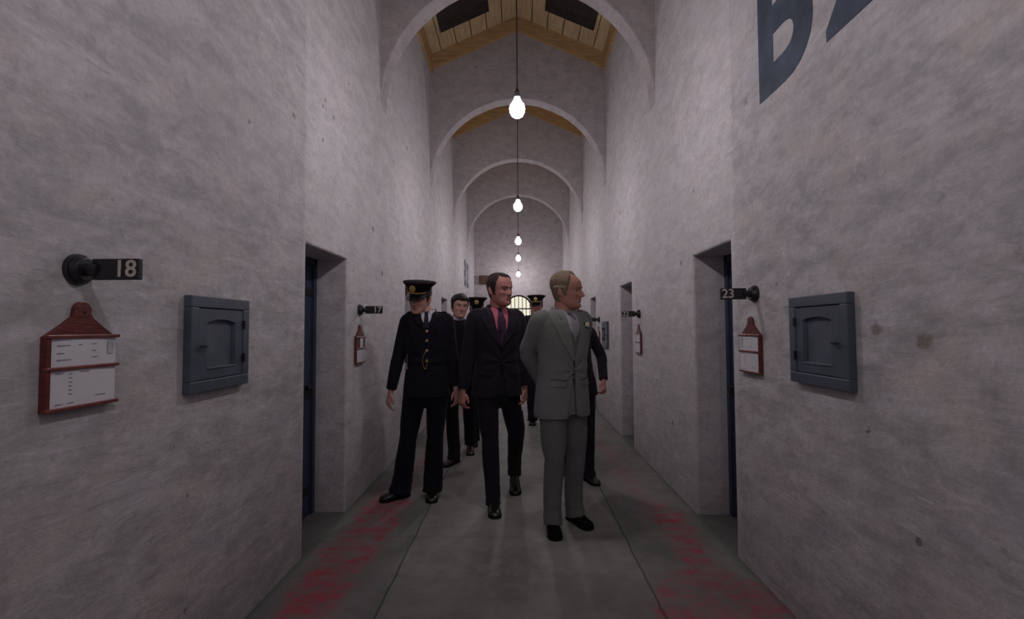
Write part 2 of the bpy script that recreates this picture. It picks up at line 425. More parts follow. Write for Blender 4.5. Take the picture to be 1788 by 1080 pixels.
fl = MB().box(-W-.42, W+.42, Y0, Y1+2.3, -.1, 0).build('floor', M['floor']); struct(fl)
struct(MB().box(-W-.42, W+.42, Y0-.15, Y0, 0, 6.6).build('wall_back', M['wall']))

# roof boards, one pitched lining
cm = MB()
slope = math.atan2(RIDGE-EAVE, W); cs, sn = math.cos(slope), math.sin(slope)
for sx in (-1, 1):
    n = 7; Lh = (W+.30)/cs; w = Lh/n
    for i in range(n):
        a, b = i*w, (i+1)*w-.014
        z = lambda d: RIDGE+.22-d*sn
        y = [(sx*a*cs, z(a)), (sx*b*cs, z(b))]
        rr = []
        for yy in (Y0, Y1):
            rr.append([(y[0][0], yy, y[0][1]), (y[1][0], yy, y[1][1]), (y[1][0], yy, y[1][1]+.03), (y[0][0], yy, y[0][1]+.03)])
        cm.loft(rr)
struct(cm.build('ceiling', M['wood']))
rm = MB()
for sx in (-1, 1):
    rm.loft([[(0, yy, RIDGE+.26), (sx*(W+.45), yy, RIDGE+.26-(W+.45)*sn/cs), (sx*(W+.45), yy, RIDGE+.32-(W+.45)*sn/cs), (0, yy, RIDGE+.32)] for yy in (Y0-.15, Y1)])
struct(rm.build('ceiling_deck', M['dark_gap']))
# wall plates
for i, sx in enumerate((-1, 1)):
    struct(MB().box(sx*(W-.045), sx*(W+.02), Y0, Y1, 5.55, 5.80).build('trim_%d' % (i+1), M['woodd']))
ARCH = [4.72, 7.42, 10.11, 12.88]
SPR = 3.715
def arch_wall(ya, idx):
    n = 40; T = .22
    rows = {'fi': [], 'fo': [], 'bi': [], 'bo': []}
    for i in range(n+1):
        t = math.pi*i/n; x = -W*math.cos(t); z = SPR+W*math.sin(t)
        zt = RIDGE-abs(x)*(RIDGE-EAVE)/W
        if zt < z+.02: zt = z+.02
        rows['fi'].append((x, ya, z)); rows['fo'].append((x, ya, zt)); rows['bi'].append((x, ya+T, z)); rows['bo'].append((x, ya+T, zt))
    mb = MB()
    mb.grid([rows['fi'], rows['fo']]); mb.grid([rows['bi'], rows['bo']]); mb.grid([rows['fi'], rows['bi']]); mb.grid([rows['fo'], rows['bo']])
    me = mb.mesh('wall_arch'); bm = bmesh.new(); bm.from_mesh(me); bmesh.ops.remove_doubles(bm, verts=bm.verts, dist=1e-4)
    bmesh.ops.recalc_face_normals(bm, faces=bm.faces)
    ed = [e for e in bm.edges if len(e.link_faces) == 2 and e.calc_face_angle(0) > 1 and all(abs(v.co.x**2+(v.co.z-SPR)**2-W*W) < .01 for v in e.verts) and abs(e.verts[0].co.y-e.verts[1].co.y) < .01]
    bmesh.ops.bevel(bm, geom=ed, offset=.012, segments=2, affect='EDGES', profile=.5)
    bm.to_mesh(me); bm.free()
    struct(link('wall_arch', me, M['archwall']))
    # gable beam on top of the arch wall
    b = MB()
    for sx in (-1, 1):
        ring = []
        for yy in (ya-.07, ya+T+.07):
            ring.append([(0, yy, RIDGE), (sx*W, yy, EAVE), (sx*W, yy, EAVE+.235), (0, yy, RIDGE+.215)])
        b.loft(ring)
    struct(b.build('trim_%d' % (idx+3), M['woodd']))
for i, a in enumerate(ARCH): arch_wall(a, i)
arch_wall(2.02, 4)   # bay over the camera
# dark roof hatches in the bay past the first arch
def roofz(x): return RIDGE+.215-abs(x)*sn/cs
for i, sx in enumerate((-1, 1)):
    hm = MB()
    xs = (.42, 1.14); ys = (5.6, 6.93)
    hm.loft([[(sx*xs[0], yy, roofz(xs[0])-.02), (sx*xs[1], yy, roofz(xs[1])-.02), (sx*xs[1], yy, roofz(xs[1])+.02), (sx*xs[0], yy, roofz(xs[0])+.02)] for yy in ys])
    struct(hm.build('window_%d' % (i+1), M['dark_gap']))

# end wall with arched gate opening
ew = MB(); n = 16; ox, sp = .43, 2.08
outer = []; T = .3
def endwall():
    mb = MB(); cx = 0.0
    prof = [(-ox, 0), (-ox, sp*.5)]+[(-ox*math.cos(math.pi*i/n), sp+ox*math.sin(math.pi*i/n)) for i in range(n+1)]+[(ox, sp*.5), (ox, 0)]
    top = []
    for x, z in prof: top.append((x*(W+.4)/ox, 0))
    out = [(-W-.4, 0), (-W-.4, sp*.5)]
    for i in range(n+1):
        x = -ox*math.cos(math.pi*i/n); out.append((x*(W+.4)/ox, 6.3))
    out += [(W+.4, sp*.5), (W+.4, 0)]
    for yy in (Y1, Y1+T): mb.grid([[(x, yy, z) for x, z in prof], [(x, yy, z) for x, z in out]])
    mb.grid([[(x, Y1, z) for x, z in prof], [(x, Y1+T, z) for x, z in prof]])
    return mb
struct(endwall().build('wall_end', M['archwall']))
# lobby beyond the gate, lit by a bright pane
yl = Y1+T
lob = MB()
lob.box(-.9, -.8, yl, yl+2, 0, 2.9); lob.box(.8, .9, yl, yl+2, 0, 2.9); lob.box(-.9, .9, yl, yl+2, 2.8, 2.9)
struct(lob.build('wall_lobby', M['wall']))
struct(MB().box(-.8, .8, yl+1.9, yl+1.96, 0, 2.8).build('window_3', M['daylight']))
gt = empty('barred_gate', (0, Y1+.12, 0), 'dark barred gate with arched top in the end wall, bright behind', 'gate')
gf = MB()
arc = [V((-ox+.02, 0, .02))]+[V((-(ox-.02)*math.cos(math.pi*i/n), 0, sp+(ox-.02)*math.sin(math.pi*i/n))) for i in range(n+1)]+[V((ox-.02, 0, .02))]
for a, b in zip(arc[:-1], arc[1:]): gf.cyl(a, b, .02, k=8)
gf.cyl((-ox+.02, 0, sp), (ox-.02, 0, sp), .02, k=8); gf.cyl((-ox+.02, 0, 1.05), (ox-.02, 0, 1.05), .018, k=8); gf.cyl((-ox+.02, 0, .05), (ox-.02, 0, .05), .018, k=8)
gf.build('gate_frame', M['iron'], gt)
for i in range(-3, 4):
    x = i*.12
    MB().cyl((x, 0, .05), (x, 0, sp+math.sqrt((ox-.02)**2-x*x)), .011, k=8).build('bar', M['iron'], gt)
MB().box(.2, .38, -.03, .03, 1.0, 1.2).build('lock', M['iron'], gt, bevel=.004)

bx = empty('wall_box', (-1.07, Y1, 2.99), 'small brown box fixed high on the end wall, left of the hanging bulbs', 'box')
MB().box(-.16, .16, -.12, 0, -.13, .13).build('casing', M['brownbox'], bx, bevel=.01)
MB().box(-.12, .12, -.128, -.118, -.09, .09).build('face_plate', M['brownbox'], bx, bevel=.003)

# cell doors
k = 0
for sx, doors in ((-1, LD), (1, RD)):
    for (a, b) in doors:
        if a < .2 or a > 12: continue
        k += 1
        d = empty('door_%d' % k, (sx*(W+DEPTH), (a+b)/2, 0)); struct(d)
        w = (b-a)/2
        def bxp(x0, x1, *r): return (min(-sx*x0, -sx*x1), max(-sx*x0, -sx*x1))+r
        f = MB()
        for yy in (-w, w-.05): f.box(*bxp(0, .055, yy, yy+.05, 0, DTOP))
        f.box(*bxp(0, .055, -w, w, DTOP-.05, DTOP)); f.build('door_frame', M['doorblue'], d, bevel=.003)
        lf = MB().box(*bxp(0, .035, -w+.05, w-.05, .01, DTOP-.05)).build('door_panel', M['doorblue'], d, bevel=.003)
        rv = MB()
        for zz in (.2, .95, 1.75): rv.box(*bxp(.035, .045, -w+.06, w-.06, zz-.03, zz+.03))
        rv.build('door_strap', M['iron'], d, bevel=.002)
        MB().cyl((-sx*.035, w-.14, 1.0), (-sx*.085, w-.14, 1.0), .018).build('door_knob', M['iron'], d, smooth=True)

# wall lettering (dark blue paint)
def lettering(sx, label, letters):
    """letters: (character, y0, y1, z0, z1) as painted on the wall"""
    y, z = letters[0][1], letters[0][3]
    o = empty('painted_wall_sign', (sx*(W-.0015), y, z), label, 'lettering')
    for ch, y0, y1, z0, z1 in letters:
        me = text_mesh(ch, 1., .001, .032)
        me.transform(Matrix.Rotation(-sx*math.pi/2, 4, 'Z') @ Matrix.Rotation(math.pi/2, 4, 'X'))
        ys = [v.co.y for v in me.vertices]; zs = [v.co.z for v in me.vertices]
        for v in me.vertices:
            v.co.y = (v.co.y-min(ys))/(max(ys)-min(ys))*(y1-y0)+y0-y
            v.co.z = (v.co.z-min(zs))/(max(zs)-min(zs))*(z1-z0)+z0-z
        link('painted_letter', me, M['letter'], o)
lettering(1, 'large dark blue painted letters B2 high on the near right wall', [('B', 2.19, 2.69, 2.725, 3.50), ('2', 1.60, 2.10, 2.725, 3.50)])
lettering(-1, 'small distant painted letters high on the far left wall', [('B', 12.12, 12.58, 2.56, 3.24), ('2', 12.68, 13.14, 2.56, 3.24)])

# ------------------------------------------------------------------ number flags
def number_flag(sx, y, z, txt, label):
    o = empty('cell_number_sign', (sx*W, y, z), label, 'number sign')
    s = -sx
    MB().cyl((0, 0, 0), (s*.014, 0, 0), .050, .049, 32).cyl((s*.014, 0, 0), (s*.034, 0, 0), .044, .036, 32).build('wall_rosette', M['black'], o, smooth=False, bevel=.002)
    MB().cyl((s*.03, 0, 0), (s*.075, 0, 0), .020, .018, 20).build('stem', M['black'], o, smooth=False)
    pl = MB().box(min(s*.055, s*.205), max(s*.055, s*.205), -.008, .008, -.033, .033).build('number_plate', M['black'], o, bevel=.002)
    for zz in (-.02, .02): MB().cyl((s*.066, -.0075, zz), (s*.066, -.011, zz), .004, k=8).build('screw', M['iron'], pl)
    for i, ch in enumerate(txt):
        me = text_mesh(ch, .074, .0008, .0011); me.transform(Matrix.Translation((s*.162+(i-.5)*.036, -.0095, -.001)) @ Matrix.Rotation(math.pi/2, 4, 'X'))
        link('digit', me, M['digit'], pl)
    return o
number_flag(-1, 1.473, 1.645, '18', 'black sign with ivory number 18 on the near left wall')
number_flag(-1, 4.13, 1.622, '17', 'black sign with number 17 on the left wall past the first doorway')
number_flag(1, 2.80, 1.650, '23', 'black sign with number 23 on the right wall beside the near doorway')
number_flag(1, 5.47, 1.615, '22', 'black sign with number 22 beside the second doorway on the right')
number_flag(1, 8.19, 1.600, '21', 'tiny distant black sign with number 21 on the right wall, third one along')

# ------------------------------------------------------------------ name card holders
def card_holder(sx, y, z, label, mir=1, half=False):
    """z = bottom; local u runs along the wall (+Y), n points into the corridor"""
    o = empty('card_holder', (sx*W, y, z), label, 'card holder')
    s = -sx; w = .122; h = .222
    prof = [(-w, 0), (w, 0), (w, h)]
    prof += [(.085, h+.024), (.052, h+.048), (.034, h+.062)]
    prof += [(.030*math.cos(t), h+.082+.028*math.sin(t)) for t in [math.pi*i/10-.3+.03*i*.6 for i in range(11)]]
    prof += [(-.034, h+.062), (-.052, h+.048), (-.085, h+.024), (-w, h)]
    mb = MB().loft([[(s*0, u, v) for u, v in prof], [(s*.014, u, v) for u, v in prof]])
    mb.build('backboard', M['maroon'], o, bevel=.0015)
    st = MB().box(min(s*.014, s*.022), max(s*.014, s*.022), -w, -w+.014, 0, h)
    st.build('side_strip', M['maroon'], o, bevel=.001)
    for zz in (.004, .126, .222):
        MB().box(min(s*.012, s*.026), max(s*.012, s*.026), -w-.002, w+.006, zz-.005, zz+.006).build('rail', M['maroon_l'], o, bevel=.0025)
    def paper(z0, z1, u0, u1, rows):
        g = []
        for v in [z0+(z1-z0)*i/4 for i in range(5)]:
            g.append([(s*(.0165+.004*math.sin(math.pi*j/12)), u0+(u1-u0)*j/12, v) for j in range(13)])
        p = MB().grid(g).build('card', M['paper'], o, smooth=True)
        q = MB()
        for (a, b, v) in rows:
            uu = u0+(u1-u0)*a; ue = u0+(u1-u0)*b; vv = z0+(z1-z0)*v; t = a
            x = .0165+.004*math.sin(math.pi*(a+b)/2)+.0004
            q.box(min(s*x, s*(x+.0004)), max(s*x, s*(x+.0004)), uu, ue, vv-.0015, vv+.0015)
        if rows:      # the printing is part of the card's own mesh
            n0 = len(p.data.vertices); vs = [tuple(v.co) for v in p.data.vertices]+[tuple(v) for v in q.v]
            fs = [list(f.vertices) for f in p.data.polygons]; nf = len(fs); fs += [[i+n0 for i in f] for f in q.f]
            me = bpy.data.meshes.new('card'); me.from_pydata(vs, [], fs); me.materials.append(M['paper']); me.materials.append(M['ink'])
            for i, f in enumerate(me.polygons): f.material_index = 1 if i >= nf else 0; f.use_smooth = i < nf
            p.data = me
    rows1 = [(.08, .28, .75), (.38, .43, .77), (.58, .66, .78), (.08, .18, .48), (.58, .65, .54), (.08, .3, .25), (.58, .68, .3)]
    rows2 = [(.07, .18, .9), (.40, .56, .92), (.07, .18, .08), (.24, .33, .09), (.66, .82, .2)]+[(.25, .30, .88-.11*i) for i in range(6)]
    if sx > 0:
        fl_ = lambda rs: [(1-b, 1-a, v) for a, b, v in rs]; rows1, rows2 = fl_(rows1), fl_(rows2)
    if half: paper(.130, .217, -.02, .06, [])
    else: paper(.130, .217, -w+.016, w-.002, rows1)
    paper(.010, .122, -w+.016, w-.002, rows2)
    if not half: MB().box(min(s*.021, s*.0215), max(s*.021, s*.0215), .085, .105, .165, .205).build('sticker', M['tape'], o)
    MB().cyl((s*.014, .004, h+.075), (s*.017, .004, h+.075), .004, k=10).build('screw', M['iron'], o)
    return o
card_holder(-1, 1.487, 1.213, 'maroon wooden card holder with two white cards below number 18 on the near left wall')
card_holder(-1, 4.13, 1.163, 'small maroon card holder, upper card half missing, on left wall past the first doorway', half=True)
card_holder(1, 2.85, 1.185, 'maroon card holder with two white cards below number 23 on the right wall')
card_holder(1, 5.50, 1.165, 'small maroon card holder below number 22 beside the second right doorway')
card_holder(1, 8.26, 1.15, 'tiny distant maroon card holder below number 21 on the right wall')

# ------------------------------------------------------------------ wall hatches
def wall_hatch(sx, y, z, label, far=False):
    o = empty('wall_hatch', (sx*W, y, z), label, 'hatch')
    s = -sx; w = .213; h = .207
    def sl(mb, x0, x1, *r): mb.box(min(s*x0, s*x1), max(s*x0, s*x1), *r); return mb
    f = MB()
    sl(f, 0, .034, -w, w, -h, -h+.05); sl(f, 0, .034, -w, w, h-.05, h); sl(f, 0, .034, -w, -w+.05, -h+.05, h-.05); sl(f, 0, .034, w-.05, w, -h+.05, h-.05)
    f.build('outer_frame', M['bluegrey'], o, bevel=.004)
    # door leaf with arched inner opening
    a, b = w-.054, h-.054; ia = .104; n = 10
    prof = [(-ia, -.105), (-ia, .06)]+[(-ia+2*ia*i/n, .094+.014*math.sin(math.pi*i/n)) for i in range(n+1)]+[(ia, .06), (ia, -.105)]
    inn = [(u, v) for u, v in prof]; out = [(-a, -b), (-a, .06)]+[(-a+2*a*i/n, b) for i in range(n+1)]+[(a, .06), (a, -b)]
    inn2 = inn+[inn[0]]; out2 = out+[out[0]]
    m = MB()
    m.grid([[(s*.030, u, v) for u, v in inn2], [(s*.030, u, v) for u, v in out2]])
    m.grid([[(s*.030, u, v) for u, v in inn2], [(s*.014, u*.96, v*.96) for u, v in inn2]])
    m.grid([[(s*.030, u, v) for u, v in out2], [(0, u, v) for u, v in out2]])
    leaf = m.build('hatch_door', M['bluegrey'], o)
    sl(MB(), .004, .013, -ia-.003, ia+.003, -.107, .111).build('inner_panel', M['bluegrey_light'], leaf)
    sill = MB(); sl(sill, .014, .0335, -ia, ia, -.112, -.104).build('lower_moulding', M['bluegrey_light'], leaf, bevel=.0015)
    # the latch is on the near side, hinges on the far side
    kn = MB().cyl((s*.03, -a+.026, -.01), (s*.045, -a+.026, -.01), .006, k=12)
    kn.box(min(s*.043, s*.05), max(s*.043, s*.05), -a-.01, -a+.032, -.014, -.006); kn.build('latch', M['iron'], leaf, bevel=.001)
    for zz in (.085, -.075):
        MB().cyl((s*.036, a+.004, zz-.02), (s*.036, a+.004, zz+.02), .007, k=10).build('hinge', M['iron'], o)
    return o
wall_hatch(-1, 2.168, 1.393, 'square blue-grey wooden hatch on the near left wall')
wall_hatch(1, 2.19, 1.393, 'square blue-grey wooden hatch on the near right wall')
wall_hatch(1, 7.57, 1.355, 'small distant blue-grey hatch on the right wall behind the grey-suited man')

# ------------------------------------------------------------------ bulbs
def bulb(y, z, label):
    o = empty('hanging_bulb', (0, y, z), label, 'light bulb', 'bare bulbs hung in a row')
    prof = [(.001, -.066), (.024, -.062), (.042, -.048), (.053, -.024), (.056, .0), (.051, .024), (.037, .044), (.025, .062), (.021, .082)]
    k = 18
    mb = MB().loft([[(r*math.cos(q), r*math.sin(q), zz) for q in [2*math.pi*j/k for j in range(k)]] for r, zz in prof])
    mb.build('glass_bulb', M['bulb'], o, smooth=True)
    MB().cyl((0, 0, .083), (0, 0, .125), .021, .019).cyl((0, 0, .125), (0, 0, .145), .019, .008).build('lamp_holder', M['black'], o)
    top = RIDGE+.20-z
    MB().cyl((0, 0, .14), (0, 0, top), .0045, k=8).build('cord', M['black'], o)
    return o
for i, (y, z) in enumerate([(3.35, 3.027), (6.05, 3.022), (8.77, 3.072), (11.47, 3.151), (14.1, 3.061)]):
    bulb(y, z, ['lit bare bulb on a black cord, nearest and highest in the picture of the row',
                'second nearest lit bare bulb of the row on its black cord',
                'third lit bare bulb along the row, above the dark-haired man in pink shirt',
                'fourth lit bare bulb along the row, before the end wall',
                'farthest and lowest lit bare bulb of the row against the end wall'][i])
bulb(.70, 3.03, 'lit bare bulb overhead beside the number 18 sign, out of frame')
bulb(-1.95, 3.03, 'lit bare bulb out of frame, farthest from the barred gate')

#PEOPLE-BEGIN
# ------------------------------------------------------------------ people
def ip(x, xs, ys):
    if x <= xs[0]: return ys[0]
    for i in range(len(xs)-1):
        if x <= xs[i+1]:
            t = (x-xs[i])/(xs[i+1]-xs[i]); return ys[i]+(ys[i+1]-ys[i])*t
    return ys[-1]
def sst(x, a, b):
    t = max(0, min(1, (x-a)/(b-a))); return t*t*(3-2*t)
def ga(d, s): return math.exp(-(d/s)**2)
HZ = [0, .006, .018, .035, .06, .09, .12, .15, .18, .205, .222, .232, .236]
HFt = [-.060, -.080, -.092, -.094, -.0925, -.0925, -.0915, -.096, -.090, -.070, -.045, -.018, .004]
HBk = [-.030, -.005, .020, .048, .068, .083, .093, .100, .098, .083, .058, .030, .006]
HWd = [.012, .030, .044, .055, .0635, .0695, .0735, .0765, .0745, .062, .044, .020, .001]
def catm(x, xs, ys):
    i = 0
    while i < len(xs)-2 and x > xs[i+1]: i += 1
    t = max(0, min(1, (x-xs[i])/(xs[i+1]-xs[i])))
    y0, y1, y2, y3 = ys[max(i-1, 0)], ys[i], ys[i+1], ys[min(i+2, len(ys)-1)]
    return .5*((2*y1)+(y2-y0)*t+(2*y0-5*y1+4*y2-y3)*t*t+(3*y1-y0-3*y2+y3)*t**3)
def head_pt(th, z, off=0., jaw=1.0, nose=1.0, feat=True):
    f, b, w = catm(z, HZ, HFt), catm(z, HZ, HBk), max(.001, catm(z, HZ, HWd))
    if z < .09: w *= 1+(jaw-1)*sst(z, .09, .03)
    c = (f+b)/2; d = (b-f)/2; e = 2/2.25
    sx, sy = math.sin(th), math.cos(th)
    x = (w+off)*math.copysign(abs(sx)**e, sx); y = c-(d+off)*math.copysign(abs(sy)**e, sy)
    zz = z+off*sst(z, .12, .236)
    if feat and sy > 0:
        k = sst(sy, .1, .5); a = 0
        a += nose*.026*ga(x, .0105+.004*sst(z, .12, .085))*(sst(z, .143, .092) if z > .092 else sst(z, .074, .088))
        a += .006*nose*(ga(x-.013, .007)+ga(x+.013, .007))*ga(z-.087, .007)
        a -= .0105*(ga(x-.031, .014)+ga(x+.031, .014))*ga(z-.121, .0105)
        a += .006*ga(z-.141, .008)*sst(.055-abs(x), 0, .02)
        a += .006*(ga(x-.046, .016)+ga(x+.046, .016))*ga(z-.098, .014)
        a -= .004*(ga(x-.048, .014)+ga(x+.048, .014))*ga(z-.062, .018)
        a += .006*ga(x, .021)*ga(z-.0665, .0045)+.0065*ga(x, .018)*ga(z-.0565, .0045)
        a -= .004*ga(x, .024)*ga(z-.0615, .0025)
        a -= .005*ga(x, .022)*ga(z-.042, .006)
        a += .008*ga(x, .017)*ga(z-.022, .012)
        a -= .003*(ga(abs(x)-.026-.3*(.085-z), .005))*sst(z, .05, .06)*sst(z, .095, .085)
        y -= a*k
    return V((x, y, zz))
def head_rings(n=56, k=64, **kw):
    rings = []
    for i in range(n):
        z = .236*(i+.02)/(n-.98)
        rings.append([head_pt(2*math.pi*j/k, z, **kw) for j in range(k)])
    return rings

def ik(a, b, l1, l2, hint):
    d = b-a; L = d.length
    if L > (l1+l2)*.999: l1, l2 = l1*L/(l1+l2)*1.001, l2*L/(l1+l2)*1.001
    t = d.normalized(); x = (l1*l1-l2*l2+L*L)/(2*L); h = math.sqrt(max(0, l1*l1-x*x))
    p = (hint-t*hint.dot(t)).normalized()
    return a+t*x+p*h

def hand(mb, wrist, d, n, s, sc, curl=1.):
    """d along the fingers, n palm normal (fingers curl towards it), s thumb side"""
    d = d.normalized(); n = (n-d*n.dot(d)).normalized(); s = (s-d*s.dot(d)-n*s.dot(n)).normalized()
    rings = []
    for t, w, h in ((-.03, .026, .023), (0, .028, .021), (.02, .034, .019), (.05, .041, .017), (.08, .042, .015), (.095, .038, .012)):
        c = wrist+d*t*sc; rings.append([c+s*w*sc*math.cos(q)+n*h*sc*math.sin(q) for q in [2*math.pi*j/16 for j in range(16)]])
    mb.loft(rings)
    for i, (u, L) in enumerate(((.031, .074), (.0105, .084), (-.0105, .078), (-.031, .062))):
        p = wrist+d*.082*sc+s*u*sc; a = R(14)*curl; dirn = d.copy(); pts = [p-d*.01*sc, p]; rd = [.0085*sc, .0094*sc]
        spread = s*u*1.1
        for seg, fr in enumerate((.45, .32, .25)):
            a += R((8, 24, 20)[seg])*curl*(1+.12*i)
            p = p+(d*math.cos(a)+n*math.sin(a)+spread).normalized()*L*fr*sc; pts.append(p); rd.append((.0086, .0078, .0062)[seg]*sc)
        mb.limb(pts, rd, s, 10, 3)
    p = wrist+d*.022*sc+s*.024*sc
    mb.limb([p-s*.008*sc, p+(s*.018+d*.012+n*.006)*sc, p+(s*.03+d*.038+n*.014)*sc, p+(s*.030+d*.066+n*.022)*sc], [.013*sc, .0125*sc, .0105*sc, .0075*sc], n, 10, 3)

TORSO = {
 'suit': [(.79, .206, .140, .00), (.84, .206, .142, .0), (.92, .201, .140, .0), (1.0, .191, .132, .0), (1.08, .178, .124, .0), (1.16, .176, .124, .0), (1.25, .186, .132, .0), (1.34, .197, .134, .002), (1.40, .203, .126, .006), (1.44, .196, .112, .010), (1.468, .176, .098, .014), (1.488, .148, .084, .018), (1.508, .110, .072, .02), (1.525, .076, .066, .018), (1.545, .068, .064, .014)],
}
def person(name, label, loc, H, tyaw, feet, hands, headp, cloth, voxel=.006, seed=0, group=None, lean=0., sway=0., fat=1., shoulder=0.):
    s = H/1.8; rt = empty('person', (loc[0], loc[1], 0), label, 'person', group)
    t = R(tyaw); F = V((math.sin(t), -math.cos(t), 0)); Lf = V((math.cos(t), math.sin(t), 0)); U = V((0, 0, 1))
    pel = V((sway, 0, .93*s)); up = cloth.get('up', .04)
    def ax(z):   # body axis at height z
        k = sst(z, .85*s, 1.45*s); b = V((sway, 0, 0)).lerp(V((headp['x'], 0, 0)), k)+F*lean*k
        return V((b.x, b.y, z+up*sst(z, .95*s, 1.40*s)*(1-.75*sst(z, 1.465*s, 1.54*s))))
    neck = ax(1.50*s)
    sh = {q: ax(1.436*s)+Lf*q*(.180*fat+shoulder)*s-F*.005*s for q in (-1, 1)}
    hipj = {q: pel+Lf*q*.088*s for q in (-1, 1)}
    # joints
    el = {}; wr = {}
    for q in (-1, 1):
        hd = hands[q]; wr[q] = V(hd['w'])
        el[q] = ik(sh[q], wr[q], .305*s, .262*s, hd.get('hint', -F*.9+Lf*q*.5))
    kn = {}; an = {}
    for q in (-1, 1):
        ft = feet[q]; an[q] = V((ft['x'], ft['y'], .085*s+ft.get('lift', 0)))
        kn[q] = ik(hipj[q], an[q], .430*s, .419*s, F+Lf*q*.15)
    # ---- head frame
    hs = headp.get('s', 1.08)*s
    hm = Matrix.Translation(V((neck.x+headp.get('dx', 0), neck.y, H-headp.get('drop', 0)-.236*hs))+F*headp.get('fwd', .015)) @ Matrix.Scale(hs, 4)
    piv = Matrix.Translation((0, .015, .05))
    hm = hm @ piv @ Matrix.Rotation(R(headp['yaw']), 4, 'Z') @ Matrix.Rotation(R(headp['pitch']), 4, 'X') @ Matrix.Rotation(R(headp.get('roll', 0)), 4, 'Y') @ piv.inverted()
    kw = dict(jaw=headp.get('jaw', 1.0), nose=headp.get('nose', 1.0))
    # ---- body
    bd = MB()
    bd.loft([[hm @ p for p in r] for r in head_rings(**kw)])
    for q in (-1, 1):
        em = hm @ Matrix.Translation((q*.0765, .012, .112)) @ Matrix.Rotation(R(q*-22), 4, 'Z') @ Matrix.Rotation(R(-8), 4, 'X')
        bd.ball((0, .004, 0), (.0065, .017, .031), mtx=em, k=14)
        bd.ball((q*-.002, -.006, -.022), (.007, .009, .012), mtx=em, k=10)
    hb = hm @ V((0, .025, .055))
    bd.limb([neck-U*.12*s, neck-U*.03*s, neck.lerp(hb, .5)+U*.01, hb], [(.075*s, .07*s), (.060*s, .064*s), (.057*s, .060*s), (.055*s, .060*s)], Lf, 20, 4)
    rings = []
    for z, a, b, yo in [(.86, .15, .10, 0), (.95, .155, .105, 0), (1.1, .14, .095, 0), (1.3, .165, .105, 0), (1.42, .165, .09, .005), (1.47, .10, .06, .01), (1.50, .05, .05, .01)]:
        c = ax(z*s)-F*(yo+.012); rings.append([c+Lf*a*s*math.cos(u)+F*b*.78*s*math.sin(u) for u in [2*math.pi*j/20 for j in range(20)]])
    bd.loft(rings)
    for q in (-1, 1):
        bd.limb([sh[q], sh[q].lerp(el[q], .5), el[q], el[q].lerp(wr[q], .5), wr[q]], [.050*s, .045*s, .038*s, .036*s, (.024*s, .027*s)], F, 14, 3)
        hd = hands[q]; dd = (wr[q]-el[q]).normalized()
        if 'd' in hd: dd = V(hd['d']).normalized()
        hand(bd, wr[q]+dd*.012, dd, V(hd.get('n', tuple(-Lf*q*.8-F*.4))), V(hd.get('s', tuple(F))), s*1.02, hd.get('curl', 1.))
        bd.limb([hipj[q]-U*.0, hipj[q].lerp(kn[q], .5), kn[q], kn[q].lerp(an[q], .4), an[q]], [.07*s, .065*s, .05*s, .048*s, .033*s], F, 14, 3)
    body = remesh(bd, voxel*.62, 2, .45)
    link('body', body, M[cloth['skin']], rt, True)
    # ---- face parts
    for q in (-1, 1):
        p = head_pt(math.asin(min(1, .031/.0735)), .121, **kw)
        ey = MB().ball((q*.031, p.y+.0055, .1205), (.0135, .010, .0068), mtx=hm).build('eye', M['eye'], rt, smooth=True)
        MB().ball((q*.031+.002*headp.get('look', 0), p.y-.0035, .1205), (.0052, .0022, .0055), mtx=hm).build('iris', M['iris'], ey, smooth=True)
        row = []
        for dz in (-.0035, .0035):
            row.append([])
            for i in range(9):
                x = .014+.036*i/8; zz = .1385+.005*math.sin(math.pi*i/8*.8)+dz*(1-.6*i/8)
                th = math.asin(min(1, x/.078)); pp = head_pt(th, zz, off=.0012, **kw); row[-1].append(hm @ V((q*pp.x, pp.y-.001, pp.z)))
        MB().grid(row).build('eyebrow', M[cloth['hair']], rt, smooth=True)
    rows = []
    for i in range(5):
        zz = .0535+.016*i/4; rows.append([])
        for j in range(11):
            x = (j/10-.5)*.046; zc = .0615+(zz-.0615)*(1-(abs(j/10-.5)*2)**2)
            pp = head_pt(math.asin(x/.066), zc, off=.0007, **kw); rows[-1].append(hm @ V((x, pp.y, pp.z)))
    MB().grid(rows).build('lips', M['lip'], rt, smooth=True)
    # ---- hair
    hl = cloth['hairline']   # (front, temple, side, back)
    n, k = 60, 72; rings = []
    for i in range(n):
        z = .236*(i+.02)/(n-.98); ring = []
        for j in range(k):
            th = 2*math.pi*j/k; a = math.degrees(th if th < math.pi else 2*math.pi-th)
            sdx = 1 if th < math.pi else -1
            line = ip(a, [0, 25, 48, 66, 78, 88, 100, 115, 180], [hl[0], hl[0]+.004, hl[0]-.006*0+hl[4], hl[1], hl[2], hl[2]-.012, .128, hl[3]+.01, hl[3]])
            line += .006*noise.noise(V((math.cos(th)*4, math.sin(th)*4, seed)))
            msk = sst(z, line-.006, line+.010)
            vol = cloth.get('hvol', .010)*(.55+.45*sst(z, .1, .2))*(1+.22*noise.noise(V((a*.12, z*18, seed+3))))
            if cloth.get('part') and z > .16: vol *= 1+.5*ga(math.sin(th)*sdx-.2, .6)*sst(math.cos(th), 0, .8)
            ring.append(hm @ head_pt(th, z, off=-.006+(.006+vol)*msk, feat=False))
        rings.append(ring)
    MB().loft(rings).build('hair', M[cloth['hair']], rt, smooth=True)
